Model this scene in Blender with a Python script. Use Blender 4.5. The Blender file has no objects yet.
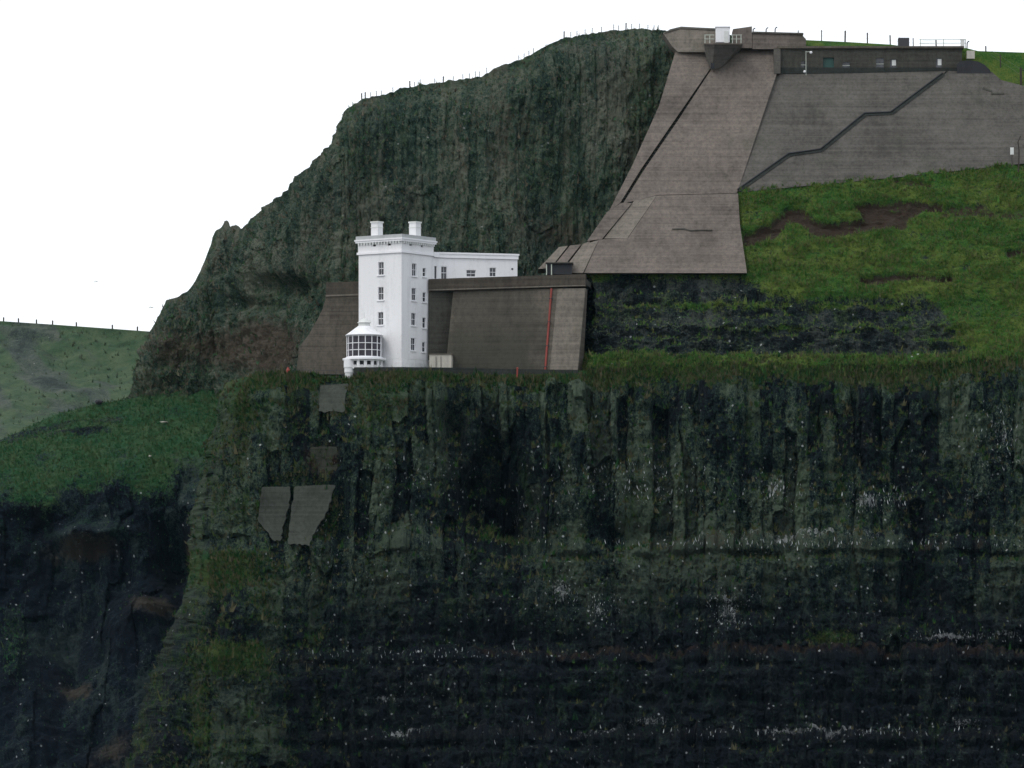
import bpy, bmesh, math, random
import numpy as np
from mathutils import Vector, Matrix

random.seed(7)
rng = np.random.default_rng(11)
sc = bpy.context.scene
COL = sc.collection
R = math.radians

# ------------------------------------------------------------------ camera model
F, HZ, CX, CZ = 6480.0, 790.0, 512.0, 5.0      # focal length (px), horizon row, centre column, eye height (m)


def W(px, py, Y):
    return ((px - CX) * Y / F, Y, CZ + (HZ - py) * Y / F)


def V(px, py, Y):
    return Vector(W(px, py, Y))


def ZZ(py, Y):
    return CZ + (HZ - py) * Y / F


def poly(pts):
    p = np.array(pts, float)
    return lambda x: np.interp(x, p[:, 0], p[:, 1])


# ------------------------------------------------------------------ noise
_perm = np.arange(256)
np.random.default_rng(3).shuffle(_perm)
_perm = np.concatenate([_perm, _perm, _perm])
_g = np.random.default_rng(5).normal(size=(256, 3))
_g /= np.linalg.norm(_g, axis=1)[:, None]


def perlin(x, y, z):
    x, y, z = np.broadcast_arrays(np.asarray(x, float), np.asarray(y, float), np.asarray(z, float))
    xi, yi, zi = np.floor(x).astype(int), np.floor(y).astype(int), np.floor(z).astype(int)
    xf, yf, zf = x - xi, y - yi, z - zi
    u, v, w = [t * t * t * (t * (t * 6 - 15) + 10) for t in (xf, yf, zf)]
    r = 0
    for a in (0, 1):
        for b in (0, 1):
            for c in (0, 1):
                h = _perm[_perm[_perm[(xi + a) & 255] + ((yi + b) & 255)] + ((zi + c) & 255)]
                g = _g[h]
                d = g[..., 0] * (xf - a) + g[..., 1] * (yf - b) + g[..., 2] * (zf - c)
                r = r + d * (u if a else 1 - u) * (v if b else 1 - v) * (w if c else 1 - w)
    return r * 1.6


def fbm(x, y, z, o=4, g=.5):
    s, a, n = 0, 1.0, 0
    for i in range(o):
        s = s + a * perlin(x * 2 ** i + 17.3 * i, y * 2 ** i + 5.1 * i, z * 2 ** i + 9.7 * i)
        n += a
        a *= g
    return s / n


def ridged(x, y, z, o=3):
    return 1 - 2 * np.abs(fbm(x, y, z, o))


def sm(a, b, x):
    t = np.clip((x - a) / (b - a), 0, 1)
    return t * t * (3 - 2 * t)


def blob(px, py, cx, cy, rx, ry):
    return np.exp(-(((px - cx) / rx) ** 2 + ((py - cy) / ry) ** 2))


def line_d(px, py, pts):
    """distance (px) from a polyline"""
    d = np.full(px.shape, 1e9)
    for (ax, ay), (bx, by) in zip(pts[:-1], pts[1:]):
        vx, vy = bx - ax, by - ay
        t = np.clip(((px - ax) * vx + (py - ay) * vy) / (vx * vx + vy * vy), 0, 1)
        d = np.minimum(d, np.hypot(px - ax - t * vx, py - ay - t * vy))
    return d


_hash = lambda i, j, s: np.modf(np.abs(np.sin(i * 12.9898 + j * 78.233 + s * 37.719) * 43758.5453))[0]


def columns(x, z, wmin, wmax, seed, hseg=14.0, warp=.9):
    """basalt columns: (relief, random tone) per column and per storey of the column"""
    r = np.random.default_rng(seed)
    b = np.cumsum(r.uniform(wmin, wmax, 900)) - 450 * (wmin + wmax) / 2
    xw = x + warp * perlin(x / 9, z / 14, seed * 1.3) + .25 * perlin(x / 2, z / 3, seed * 2.1)
    i = np.clip(np.searchsorted(b, xw) - 1, 0, 897)
    t = (xw - b[i]) / (b[i + 1] - b[i])
    hh = hseg * (.6 + .9 * _hash(i, 0, seed))
    j = np.floor(z / hh + 7 * _hash(i, 3, seed + 1) + .2 * perlin(x / 3, z / 9, 4))
    prof = 1 - (2 * t - 1) ** 4
    off = _hash(i, j, seed + 2)
    tone = _hash(i, j, seed + 5)
    return prof, off, tone


# ------------------------------------------------------------------ mesh helpers
def link(o, parent=None):
    COL.objects.link(o)
    if parent is not None:
        o.parent = parent
        o.matrix_parent_inverse = parent_world(parent).inverted()
    return o


def parent_world(o):
    m = o.matrix_basis.copy()
    p = o.parent
    if p is not None:
        return parent_world(p) @ o.matrix_parent_inverse @ m
    return m


def obj(name, bm, mat, parent=None, smooth=False):
    me = bpy.data.meshes.new(name)
    bmesh.ops.recalc_face_normals(bm, faces=bm.faces)
    bm.to_mesh(me)
    bm.free()
    me.materials.append(mat)
    if smooth:
        for p in me.polygons:
            p.use_smooth = True
    return link(bpy.data.objects.new(name, me), parent)


def tag(o, label=None, cat=None, group=None, kind=None):
    if label: o['label'] = label
    if cat: o['category'] = cat
    if group: o['group'] = group
    if kind: o['kind'] = kind
    return o


def empty(name, loc, label, cat, group=None):
    o = bpy.data.objects.new(name, None)
    o.location = loc
    COL.objects.link(o)
    return tag(o, label, cat, group)


def add_hull(bm, front, back):
    """closed prism between two equal loops of points"""
    f = [bm.verts.new(p) for p in front]
    b = [bm.verts.new(p) for p in back]
    n = len(f)
    bm.faces.new(f)
    bm.faces.new(b[::-1])
    for i in range(n):
        j = (i + 1) % n
        bm.faces.new((f[i], b[i], b[j], f[j]))


def add_box(bm, c, sx, sy, sz, ux=Vector((1, 0, 0)), taper=1.0):
    """box on base centre c, x axis along ux, height sz"""
    ux = ux.normalized()
    uy = Vector((-ux.y, ux.x, 0))
    c = Vector(c)
    lo = [c + ux * a * sx / 2 + uy * b * sy / 2 for a, b in ((-1, -1), (1, -1), (1, 1), (-1, 1))]
    hi = [c + ux * a * sx / 2 * taper + uy * b * sy / 2 * taper + Vector((0, 0, sz)) for a, b in ((-1, -1), (1, -1), (1, 1), (-1, 1))]
    add_hull(bm, lo, hi)


def add_bar(bm, a, b, r, n=6):
    a, b = Vector(a), Vector(b)
    d = (b - a).normalized()
    s = d.orthogonal().normalized()
    t = d.cross(s)
    ring = lambda c: [c + (s * math.cos(2 * math.pi * k / n) + t * math.sin(2 * math.pi * k / n)) * r for k in range(n)]
    add_hull(bm, ring(a), ring(b))


def add_lathe(bm, c, prof, n=32, ph=0.0):
    """profile [(radius, z)] turned about the vertical through c"""
    rings = []
    for r, z in prof:
        rings.append([bm.verts.new((c[0] + r * math.cos(ph + 2 * math.pi * k / n), c[1] + r * math.sin(ph + 2 * math.pi * k / n), z)) for k in range(n)])
    for a, b in zip(rings[:-1], rings[1:]):
        for k in range(n):
            bm.faces.new((a[k], a[(k + 1) % n], b[(k + 1) % n], b[k]))
    bm.faces.new(rings[0][::-1])
    bm.faces.new(rings[-1])


def add_facade(bm, o, u, n, w, h, holes, depth):
    """upright wall rectangle from o along u (n = outward), with real openings (u0,z0,u1,z1) and their reveals"""
    o, u, n = Vector(o), Vector(u).normalized(), Vector(n).normalized()
    up = Vector((0, 0, 1))
    us = sorted({0, w} | {q for h_ in holes for q in (h_[0], h_[2])})
    zs = sorted({0, h} | {q for h_ in holes for q in (h_[1], h_[3])})
    P = lambda a, b, d=0: o + u * a + up * b - n * d
    for a0, a1 in zip(us[:-1], us[1:]):
        for b0, b1 in zip(zs[:-1], zs[1:]):
            m, k = (a0 + a1) / 2, (b0 + b1) / 2
            if any(q[0] < m < q[2] and q[1] < k < q[3] for q in holes):
                continue
            bm.faces.new([bm.verts.new(P(*q)) for q in ((a0, b0), (a1, b0), (a1, b1), (a0, b1))])
    for a0, b0, a1, b1 in holes:
        c = [(a0, b0), (a1, b0), (a1, b1), (a0, b1)]
        for i in range(4):
            p, q = c[i], c[(i + 1) % 4]
            bm.faces.new([bm.verts.new(P(*p)), bm.verts.new(P(*q)), bm.verts.new(P(*q, depth)), bm.verts.new(P(*p, depth))])


# ------------------------------------------------------------------ materials
class NT:
    def __init__(s, name):
        s.m = bpy.data.materials.new(name)
        s.m.use_nodes = True
        s.t = s.m.node_tree
        s.b = s.t.nodes['Principled BSDF']
        s.co = s.t.nodes.new('ShaderNodeTexCoord').outputs['Object']

    def new(s, kind, **kw):
        n = s.t.nodes.new(kind)
        for k, v in kw.items(): setattr(n, k, v)
        return n

    def put(s, sock, v):
        if isinstance(v, bpy.types.NodeSocket): s.t.links.new(v, sock)
        elif isinstance(v, (tuple, list)) and len(v) == 3 and sock.type == 'RGBA': sock.default_value = (*v, 1)
        else: sock.default_value = v

    def noise(s, scale, sx=1, sy=1, sz=1, detail=6, rough=.6, dist=0):
        mp = s.new('ShaderNodeMapping')
        s.put(mp.inputs['Vector'], s.co)
        mp.inputs['Scale'].default_value = (sx, sy, sz)
        n = s.new('ShaderNodeTexNoise')
        s.put(n.inputs['Vector'], mp.outputs[0])
        n.inputs['Scale'].default_value = scale
        n.inputs['Detail'].default_value = detail
        n.inputs['Roughness'].default_value = rough
        n.inputs['Distortion'].default_value = dist
        return n.outputs['Fac']

    def attr(s, name):
        return s.new('ShaderNodeAttribute', attribute_name=name).outputs['Fac']

    def math(s, op, a, b=0.0, clamp=False):
        n = s.new('ShaderNodeMath', operation=op, use_clamp=clamp)
        s.put(n.inputs[0], a)
        s.put(n.inputs[1], b)
        return n.outputs[0]

    def mix(s, f, a, b):
        n = s.new('ShaderNodeMix', data_type='RGBA')
        s.put(n.inputs[0], f)
        s.put(n.inputs[6], a)
        s.put(n.inputs[7], b)
        return n.outputs[2]

    def step(s, x, a, b):
        n = s.new('ShaderNodeMapRange', interpolation_type='SMOOTHSTEP')
        s.put(n.inputs[0], x)
        n.inputs[1].default_value, n.inputs[2].default_value = a, b
        return n.outputs[0]

    def ramp(s, x, stops):
        n = s.new('ShaderNodeValToRGB')
        s.put(n.inputs[0], x)
        e = n.color_ramp.elements
        while len(e) < len(stops): e.new(.5)
        for q, (p, c) in zip(e, stops):
            q.position, q.color = p, (*c, 1)
        return n.outputs[0]

    def finish(s, col, rough=.9, spec=.2, bump=None, strength=.5, dist=.2):
        s.put(s.b.inputs['Base Color'], col)
        s.put(s.b.inputs['Roughness'], rough)
        s.b.inputs['Specular IOR Level'].default_value = spec
        if bump is not None:
            bn = s.new('ShaderNodeBump')
            bn.inputs['Strength'].default_value = strength
            bn.inputs['Distance'].default_value = dist
            s.put(bn.inputs['Height'], bump)
            s.put(s.b.inputs['Normal'], bn.outputs[0])
        return s.m


def terrain_mat(name, dark, mid, light, grass, olive, brown, wet_shade=(.008, .011, .016), white=(.42, .44, .44), tk=.26, bk=.5, sz=.13):
    m = NT(name)
    streak = m.noise(.55, 1, 1, sz, 8, .65, .6)
    fine = m.noise(1.7, 1, 1, .6, 10, .7)
    spec = m.noise(4.5, 1, 1, .8, 4, .7)
    big = m.noise(.06, 1, 1, .8, 4, .6)
    tone = m.attr('tone')
    f = m.math('ADD', m.math('MULTIPLY', streak, .55), m.math('ADD', m.math('MULTIPLY', fine, .6), m.math('MULTIPLY', spec, .75)))
    f = m.math('SUBTRACT', f, .45)
    f = m.math('ADD', f, m.math('MULTIPLY', m.math('SUBTRACT', tone, .5), tk))
    f = m.math('ADD', f, m.math('MULTIPLY', m.math('SUBTRACT', big, .5), bk))
    rock = m.ramp(f, [(.34, tuple(c * .5 for c in dark)), (.43, dark), (.51, mid), (.63, light)])
    rock = m.mix(m.math('MULTIPLY', m.attr('wet_shade'), m.step(m.math('ADD', fine, m.math('MULTIPLY', streak, .5)), 1.2, .72)), rock, wet_shade)  # wet rock tone, also used to paint shade into the rock colour
    # moss and turf in the joints
    moss = m.step(m.math('ADD', m.math('MULTIPLY', m.noise(.35, 1, 1, .35, 8, .7), .6), m.math('MULTIPLY', spec, .4)), .52, .66)
    rock = m.mix(m.math('MULTIPLY', moss, m.attr('moss')), rock, m.mix(fine, grass, olive))
    bz = m.step(m.math('ADD', m.attr('brown'), m.math('MULTIPLY', m.math('SUBTRACT', fine, .5), 1.1)), .35, .75)
    rock = m.mix(m.math('MULTIPLY', bz, .8), rock, m.mix(spec, brown, tuple(c * .45 for c in brown)))
    gmix = m.ramp(m.math('ADD', m.math('MULTIPLY', m.noise(.16, 1, 1, 1.6, 8, .68), .6), m.math('MULTIPLY', spec, .4)),
                  [(.36, tuple(c * .40 for c in grass)), (.46, grass), (.54, olive), (.64, tuple(c * 1.35 for c in olive))])
    gf = m.step(m.math('ADD', m.attr('grass'), m.math('MULTIPLY', m.math('SUBTRACT', m.math('ADD', m.math('MULTIPLY', fine, .6), m.math('MULTIPLY', spec, .4)), .5), 2.6)), .32, .70)
    col = m.mix(gf, rock, gmix)
    # bird lime: streaks below the ledges and single flecks
    gs = m.noise(1.5, 1.5, 1.5, .22, 6, .7)
    gv = m.step(m.math('ADD', m.math('MULTIPLY', m.attr('guano'), .32), m.math('ADD', m.math('MULTIPLY', gs, .6), m.math('MULTIPLY', spec, .4))), 0.69, .79)
    gv = m.math('MULTIPLY', gv, m.step(m.attr('guano'), .03, .4))
    vo = m.new('ShaderNodeTexVoronoi')
    m.put(vo.inputs['Vector'], m.co)
    vo.inputs['Scale'].default_value = 1.15
    sep = m.new('ShaderNodeSeparateColor')
    m.put(sep.inputs[0], vo.outputs['Color'])
    fl = m.math('MULTIPLY', m.step(vo.outputs['Distance'], .24, .14), m.math('LESS_THAN', sep.outputs[0], m.math('MULTIPLY', m.attr('fleck'), .5)))
    col = m.mix(m.math('MULTIPLY', fl, m.math('MULTIPLY', sep.outputs[1], .8)), col, white)
    col = m.mix(m.math('MULTIPLY', gv, .42), col, white)
    h = m.math('ADD', m.math('MULTIPLY', streak, .6), m.math('ADD', m.math('MULTIPLY', fine, .6), m.math('MULTIPLY', spec, .25)))
    return m.finish(col, .92, .15, h, .9, .9)


def concrete_mat(name, base, stain=.5, lines=.55):
    m = NT(name)
    big = m.noise(.12, 1, 1, .6, 6, .6)
    run = m.noise(.5, 1.6, 1.6, .08, 7, .65)
    boards = m.noise(.9, .04, .04, 3.2, 3, .6)
    fine = m.noise(5, detail=6)
    f = m.math('ADD', m.math('MULTIPLY', big, .4), m.math('ADD', m.math('MULTIPLY', run, .3), m.math('MULTIPLY', boards, .3)))
    c = m.ramp(f, [(.38, tuple(q * (1 - stain) for q in base)), (.5, base), (.6, tuple(q * 1.25 for q in base))])
    sp = m.ramp(m.noise(2.2, 1, 1, .7, 8, .75), [(.36, (.62, .64, .62)), (.5, (1, 1, 1)), (.66, (1.2, 1.18, 1.14))])
    mm = m.new('ShaderNodeMix', data_type='RGBA', blend_type='MULTIPLY')
    mm.inputs[0].default_value = .8
    m.put(mm.inputs[6], c)
    m.put(mm.inputs[7], sp)
    c = mm.outputs[2]
    # shutter-board joints
    sx = m.new('ShaderNodeSeparateXYZ')
    m.put(sx.inputs[0], m.co)
    jz = m.math('FRACT', m.math('MULTIPLY', sx.outputs[2], 1.35))
    jl = m.math('MULTIPLY', m.math('LESS_THAN', jz, .14), m.step(m.noise(.35, .5, .5, 2, 4), .4, .65))
    c = m.mix(m.math('MULTIPLY', jl, lines), c, tuple(q * .5 for q in base))
    c = m.mix(m.math('MULTIPLY', m.step(m.noise(.22, 1, 1, .35, 7, .7), .56, .72), .45), c, tuple(q * k for q, k in zip(base, (.45, .55, .45))))
    h = m.math('ADD', m.math('MULTIPLY', boards, .5), m.math('MULTIPLY', fine, .3))
    return m.finish(c, .9, .2, h, .4, .15)


def darken_wall(m, x0, x1, z0_, col):
    """broad darker band between two world x positions, thinning out with height"""
    nt = m.node_tree
    b = nt.nodes['Principled BSDF']
    n = NT.__new__(NT)
    n.m, n.t, n.b = m, nt, b
    n.co = nt.nodes.new('ShaderNodeTexCoord').outputs['Object']
    sx = n.new('ShaderNodeSeparateXYZ')
    n.put(sx.inputs[0], n.co)
    w = n.math('ADD', sx.outputs[0], n.math('MULTIPLY', n.math('SUBTRACT', n.noise(.3, 1, 1, .5, 6), .5), 9))
    f = n.math('MULTIPLY', n.step(w, x0 - 2, x0 + 1), n.step(w, x1 + 2.5, x1 - 2))
    f = n.math('MULTIPLY', f, n.math('ADD', .55, n.math('MULTIPLY', n.step(sx.outputs[2], z0_ + 9, z0_ + 1), .45)))
    old = b.inputs['Base Color'].links[0].from_socket
    n.put(b.inputs['Base Color'], n.mix(n.math('MULTIPLY', f, .75), old, col))


def paint_mat(name, base, grime=.25, rough=.55):
    m = NT(name)
    a = m.noise(.6, 1.5, 1.5, .15, 6, .65)
    b = m.noise(3, detail=6)
    f = m.math('ADD', m.math('MULTIPLY', a, .7), m.math('MULTIPLY', b, .3))
    c = m.ramp(f, [(.28, tuple(q * (1 - grime) for q in base)), (.5, base)])
    return m.finish(c, rough, .3, b, .15, .03)


M = {}
M['cliff'] = terrain_mat('basalt_cliff', (.0025, .008, .013), (.014, .032, .023), (.074, .100, .068),
                         (.010, .046, .012), (.034, .050, .012), (.048, .026, .018), wet_shade=(.0012, .004, .008), tk=.30, bk=.85, sz=.2)
M['upper'] = terrain_mat('overgrown_cliff', (.020, .044, .032), (.050, .071, .051), (.106, .114, .086),
                         (.030, .072, .036), (.058, .076, .038), (.086, .062, .048), white=(.26, .27, .26), tk=.25, bk=.5, sz=.12)
M['slope'] = terrain_mat('grass_slope', (.006, .013, .015), (.020, .029, .026), (.060, .070, .062),
                         (.028, .092, .014), (.074, .108, .020), (.062, .040, .028), tk=.10)
M['back'] = terrain_mat('back_cliff', (.0015, .006, .013), (.006, .017, .022), (.034, .050, .044),
                        (.015, .066, .026), (.036, .070, .028), (.062, .055, .044), wet_shade=(.0012, .005, .011), bk=.8, sz=.3)
M['hill'] = terrain_mat('far_hill', (.034, .048, .042), (.048, .064, .050), (.080, .092, .074),
                        (.036, .072, .036), (.056, .084, .044), (.062, .060, .048))
def tuft_mat(name, cols):
    m = NT(name)
    f = m.math('ADD', m.math('MULTIPLY', m.attr('tone'), .7), m.math('MULTIPLY', m.noise(.12, 1, 1, 2, 5), .5))
    c = m.ramp(f, [(.2 + .6 * i / (len(cols) - 1), q) for i, q in enumerate(cols)])
    return m.finish(c, .9, .1)
M['tuft'] = tuft_mat('turf_tufts', [(0.026, 0.09, 0.018), (0.042, 0.116, 0.022), (0.066, 0.134, 0.027), (0.096, 0.136, 0.033), (0.108, 0.116, 0.046)])
M['cliff_tuft'] = tuft_mat('cliff_plants', [(0.006, 0.03, 0.012), (0.013, 0.054, 0.015), (0.03, 0.066, 0.017), (0.056, 0.066, 0.022), (0.074, 0.07, 0.04)])
M['upper_tuft'] = tuft_mat('upper_cliff_plants', [(0.022, 0.062, 0.032), (0.04, 0.098, 0.044), (0.068, 0.106, 0.05), (0.104, 0.11, 0.068), (0.125, 0.108, 0.08)])
M['hill_tuft'] = tuft_mat('far_hill_tufts', [(.040, .066, .040), (.050, .078, .044), (.060, .084, .047), (.070, .084, .054)])
M['back_tuft'] = tuft_mat('back_slope_tufts', [(0.014, 0.064, 0.026), (0.022, 0.084, 0.032), (0.036, 0.09, 0.034), (0.06, 0.088, 0.04)])
M['concrete'] = concrete_mat('weathered_concrete', (.120, .103, .090), .45, .3)
M['concrete_dark'] = concrete_mat('stained_concrete', (.080, .076, .068), .42, .3)
M['concrete_light'] = concrete_mat('pale_concrete', (.142, .127, .108), .35, .3)
M['concrete_mossy'] = concrete_mat('mossy_concrete', (.050, .050, .042), .5, .3)
M['facing'] = concrete_mat('cliff_facing_concrete', (.040, .046, .038), .5, .25)
M['concrete_old'] = concrete_mat('overgrown_concrete', (.036, .040, .030), .6, .2)
M['gutter'] = concrete_mat('gutter_concrete', (.026, .030, .027), .5, .2)
M['wall'] = concrete_mat('terrace_concrete', (.088, .078, .064), .5, .3)
darken_wall(M['wall'], -9.0, 3.2, 64, (.026, .028, .022))
M['wall_cope'] = concrete_mat('coping_concrete', (.062, .054, .044), .5, .3)
M['white'] = paint_mat('white_limewash', (.74, .75, .76), .22)
M['white_trim'] = paint_mat('white_gloss_trim', (.78, .79, .81), .10)
M['cream'] = paint_mat('cream_render', (.42, .40, .35), .3)
M['red'] = paint_mat('red_paint', (.20, .034, .024), .5)
M['teal'] = paint_mat('teal_paint', (.022, .065, .055), .4)
M['post'] = paint_mat('weathered_timber', (.045, .036, .032), .4, .9)
M['iron'] = paint_mat('painted_iron', (.045, .045, .05), .4, .6)
M['rail'] = paint_mat('pale_galvanised_rail', (.42, .46, .40), .3)
M['wire'] = paint_mat('fence_wire', (.16, .15, .15), .3)
M['dark'] = paint_mat('dark_tarred_felt', (.030, .032, .036), .5, .9)
M['feather'] = paint_mat('white_feathers', (.34, .37, .37), .4, .8)
M['parapet'] = paint_mat('weathered_parapet_render', (.40, .42, .42), .35)
M['lead'] = paint_mat('pale_lead_cap', (.62, .64, .62), .2)
g_ = NT('window_glass')
M['glass'] = g_.finish(g_.ramp(g_.noise(.9), [(.3, (.012, .014, .018)), (.7, (.085, .09, .10))]), .12, .5)
g_ = NT('lantern_glass')
M['lglass'] = g_.finish(g_.ramp(g_.noise(.8, detail=2), [(.3, (.016, .014, .022)), (.7, (.050, .044, .060))]), .15, .25)
g_ = NT('sea_water')
M['sea'] = g_.finish((.012, .022, .026), .18, .5, g_.noise(.25, detail=8), .5, .5)


# ------------------------------------------------------------------ terrain sheets
def sheet(name, P, attrs, mat, kind='structure', smooth=True):
    nv, nu = P.shape[:2]
    me = bpy.data.meshes.new(name)
    me.vertices.add(nv * nu)
    me.vertices.foreach_set('co', P.reshape(-1).astype(np.float32))
    i = np.arange(nv * nu).reshape(nv, nu)
    q = np.stack([i[:-1, :-1], i[:-1, 1:], i[1:, 1:], i[1:, :-1]], -1).reshape(-1, 4)
    n = len(q)
    me.loops.add(n * 4)
    me.loops.foreach_set('vertex_index', q.reshape(-1).astype(np.int32))
    me.polygons.add(n)
    me.polygons.foreach_set('loop_start', (np.arange(n) * 4).astype(np.int32))
    me.polygons.foreach_set('use_smooth', np.full(n, smooth))
    me.update(calc_edges=True)
    for k in ('grass', 'brown', 'guano', 'fleck', 'tone', 'moss', 'wet_shade'):
        a = me.attributes.new(k, 'FLOAT', 'POINT')
        v = attrs.get(k, 0.0)
        a.data.foreach_set('value', np.clip(np.broadcast_to(v, (nv, nu)), 0, 1).reshape(-1).astype(np.float32))
    me.materials.append(mat)
    o = bpy.data.objects.new(name, me)
    COL.objects.link(o)
    return tag(o, kind=kind)


def normals(P):
    du = np.gradient(P, axis=1)
    dv = np.gradient(P, axis=0)
    n = np.cross(du, dv)
    n /= np.linalg.norm(n, axis=2)[..., None] + 1e-9
    flip = np.sign(-n[..., 1] * 1.0 + n[..., 2] * .3)[..., None]
    return n * np.where(flip == 0, 1, flip)


def unproj(PX, PY, Y):
    return np.stack([(PX - CX) * Y / F, Y, CZ + (HZ - PY) * Y / F], -1)


class Lookup:
    """depth of a finished sheet seen at a pixel"""
    def __init__(s, P):
        px = CX + P[..., 0] * F / P[..., 1]
        py = HZ - (P[..., 2] - CZ) * F / P[..., 1]
        s.d = {}
        for a, b, y in zip(px.reshape(-1), py.reshape(-1), P[..., 1].reshape(-1)):
            k = (int(a // 4), int(b // 4))
            if k not in s.d or y < s.d[k]: s.d[k] = y

    def __call__(s, px, py):
        k = (int(px // 4), int(py // 4))
        for r in range(0, 6):
            c = [s.d[(k[0] + i, k[1] + j)] for i in range(-r, r + 1) for j in range(-r, r + 1) if (k[0] + i, k[1] + j) in s.d]
            if c: return min(c)
        return 900.0


# ---- lower sea cliff (with the headland the tower stands on)
eL = poly([(366, 236), (378, 230), (395, 218), (430, 213), (470, 205), (520, 194), (545, 188), (600, 177), (650, 164), (700, 150), (768, 134), (860, 118)])
topA = poly([(60, 405), (200, 392), (222, 384), (236, 378), (250, 375), (275, 373), (300, 374), (330, 378), (352, 378.5), (356, 369.5), (362, 368.5), (430, 368.5),
             (520, 371), (578, 370.5), (600, 368), (640, 367), (740, 366), (850, 365), (950, 364), (1024, 358), (1200, 348)])
s_ = np.concatenate([[0, .004, .01, .016], np.linspace(.022, 1, 790)])
px0 = 225 + s_ * (1180 - 225)
front = np.linspace(0, 1, 392) ** 1.0
_t0 = topA
topA = lambda q: _t0(q) + sm(585, 620, q) * 9 * fbm(q / 22, 3.3, 1.7, 4)
PYt = topA(px0)[None, :]
PYa = PYt + (850 - PYt) * front[:, None]
EL = eL(PYa)
PXa = EL + s_[None, :] * (1180 - EL)
depth = poly([(330, 901.5), (369, 900.5), (400, 897.0), (470, 895.0), (540, 893.2), (549, 890.8), (650, 888.2), (659, 886.2), (731, 884.8), (739, 883.2), (860, 880.5)])
Ya = depth(PYa)
left = sm(345, 215, PXa)
Ya = Ya + left * np.interp(PYa, [375, 470, 545, 600, 760], [0, 0, 0, -5.5, -8.0])        # the grassy foot of the headland comes forward
t_ = np.clip((PXa - EL) / 62.0, 0, 1)
Ya = Ya + 15 * (1 - np.sqrt(np.clip(1 - (1 - t_) ** 2, 0, 1)))
P = unproj(PXa, PYa, Ya)
Nn = normals(P)
x, z = P[..., 0], P[..., 2]
lip = sm(30, 2, PYa - topA(PXa) + 16 * fbm(x / 5, 0, 3, 4))
grassy = np.maximum(lip, .85 * left * sm(520, 400, PYa))
grassy = np.maximum(grassy, .9 * sm(430, 395, PXa) * sm(320, 350, PXa) * sm(455, 400, PYa))
grassy = np.maximum(grassy, left * sm(538, 552, PYa) * sm(618, 585, PYa))
rough_ = 1 - .75 * grassy
prof, off, tone = columns(x, z, .8, 2.6, 21)
prof2, off2, tone2 = columns(x, z, 4, 9, 33, 22, 2.0)
upper_half = .55 + .45 * sm(560, 535, PYa)
strata = fbm(x / 9, 2.2, z / 1.3, 4)
recess = (off < .14) * sm(385, 410, PYa) * (.25 + .75 * sm(570, 530, PYa)) * (1 - .7 * left)
d = 2.8 * fbm(x / 15, 0.3, z / 46, 3) + rough_ * ((.35 * prof + .9 * off + 1.6 * off2 - .8 * recess) * (.35 + .65 * upper_half) + 1.5 * fbm(x / 3.1, P[..., 1] / 3, z / 3.6, 4) + .35 * strata
    + .6 * (1 - upper_half) * strata)
d = d + (.7 * fbm(x / 1.3, P[..., 1], z / 1.5, 4) + .5 * ridged(x / .9, P[..., 1], z / 1.6, 3)) * (.4 + .6 * rough_) + left * 1.2 * fbm(x / 3.5, 9, z / 3, 4) + .5 * grassy * fbm(x / 3, P[..., 1] / 3, z / 1.6, 4)
cave = 9 * blob(PXa, PYa, 490, 488, 44, 46) + 6 * blob(PXa, PYa, 520, 520, 30, 34) + 4.5 * blob(PXa, PYa, 455, 425, 16, 34) + 4 * blob(PXa, PYa, 206, 615, 13, 28) \
    + 3.5 * blob(PXa, PYa, 665, 420, 14, 40) + 2.2 * blob(PXa, PYa, 888, 450, 12, 46) + 2.5 * blob(PXa, PYa, 770, 470, 18, 9) \
    + 3 * blob(PXa, PYa, 620, 535, 40, 14) + 3 * blob(PXa, PYa, 905, 600, 40, 30) + 2.5 * blob(PXa, PYa, 520, 640, 60, 12) + 3 * blob(PXa, PYa, 340, 520, 9, 40)
cave = cave * (1 + .8 * fbm(x / 4, 8, z / 6, 3))
flat = np.maximum(blob(PXa, PYa, 298, 512, 40, 36), np.maximum(blob(PXa, PYa, 333, 398, 19, 20), .4 * blob(PXa, PYa, 322, 462, 22, 24)))
d = (d - .3) * (1 - .85 * np.clip(flat * 1.5, 0, 1)) - cave * (1 - np.clip(flat * 2, 0, 1))
wob = 4 * fbm(x / 8, 4, 1, 3)
shelf = 2.6 * np.exp(-((PYa - 664 + wob) / 6) ** 2) + 2.2 * np.exp(-((PYa - 556 + wob) / 4) ** 2) * sm(480, 600, PXa) + 2.6 * np.exp(-((PYa - 746 + wob) / 6) ** 2) + 2.0 * np.exp(-((PYa - 648 + wob) / 4) ** 2) * sm(880, 920, PXa) \
    + 1.6 * np.exp(-((PYa - 700 + wob * 2) / 5) ** 2) + 1.4 * np.exp(-((PYa - 612 + wob * 2) / 5) ** 2) * sm(560, 700, PXa)
d = d - .65 * shelf * (.5 + 1.6 * fbm(x / 6, 2, 9, 3)) * (1 - .6 * left)
edge_soft = .75 + .25 * sm(0, 60, PXa - EL)
d = d * edge_soft * sm(0, 26, PYa - topA(PXa) + 3)
P = P + Nn * d[..., None]
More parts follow.
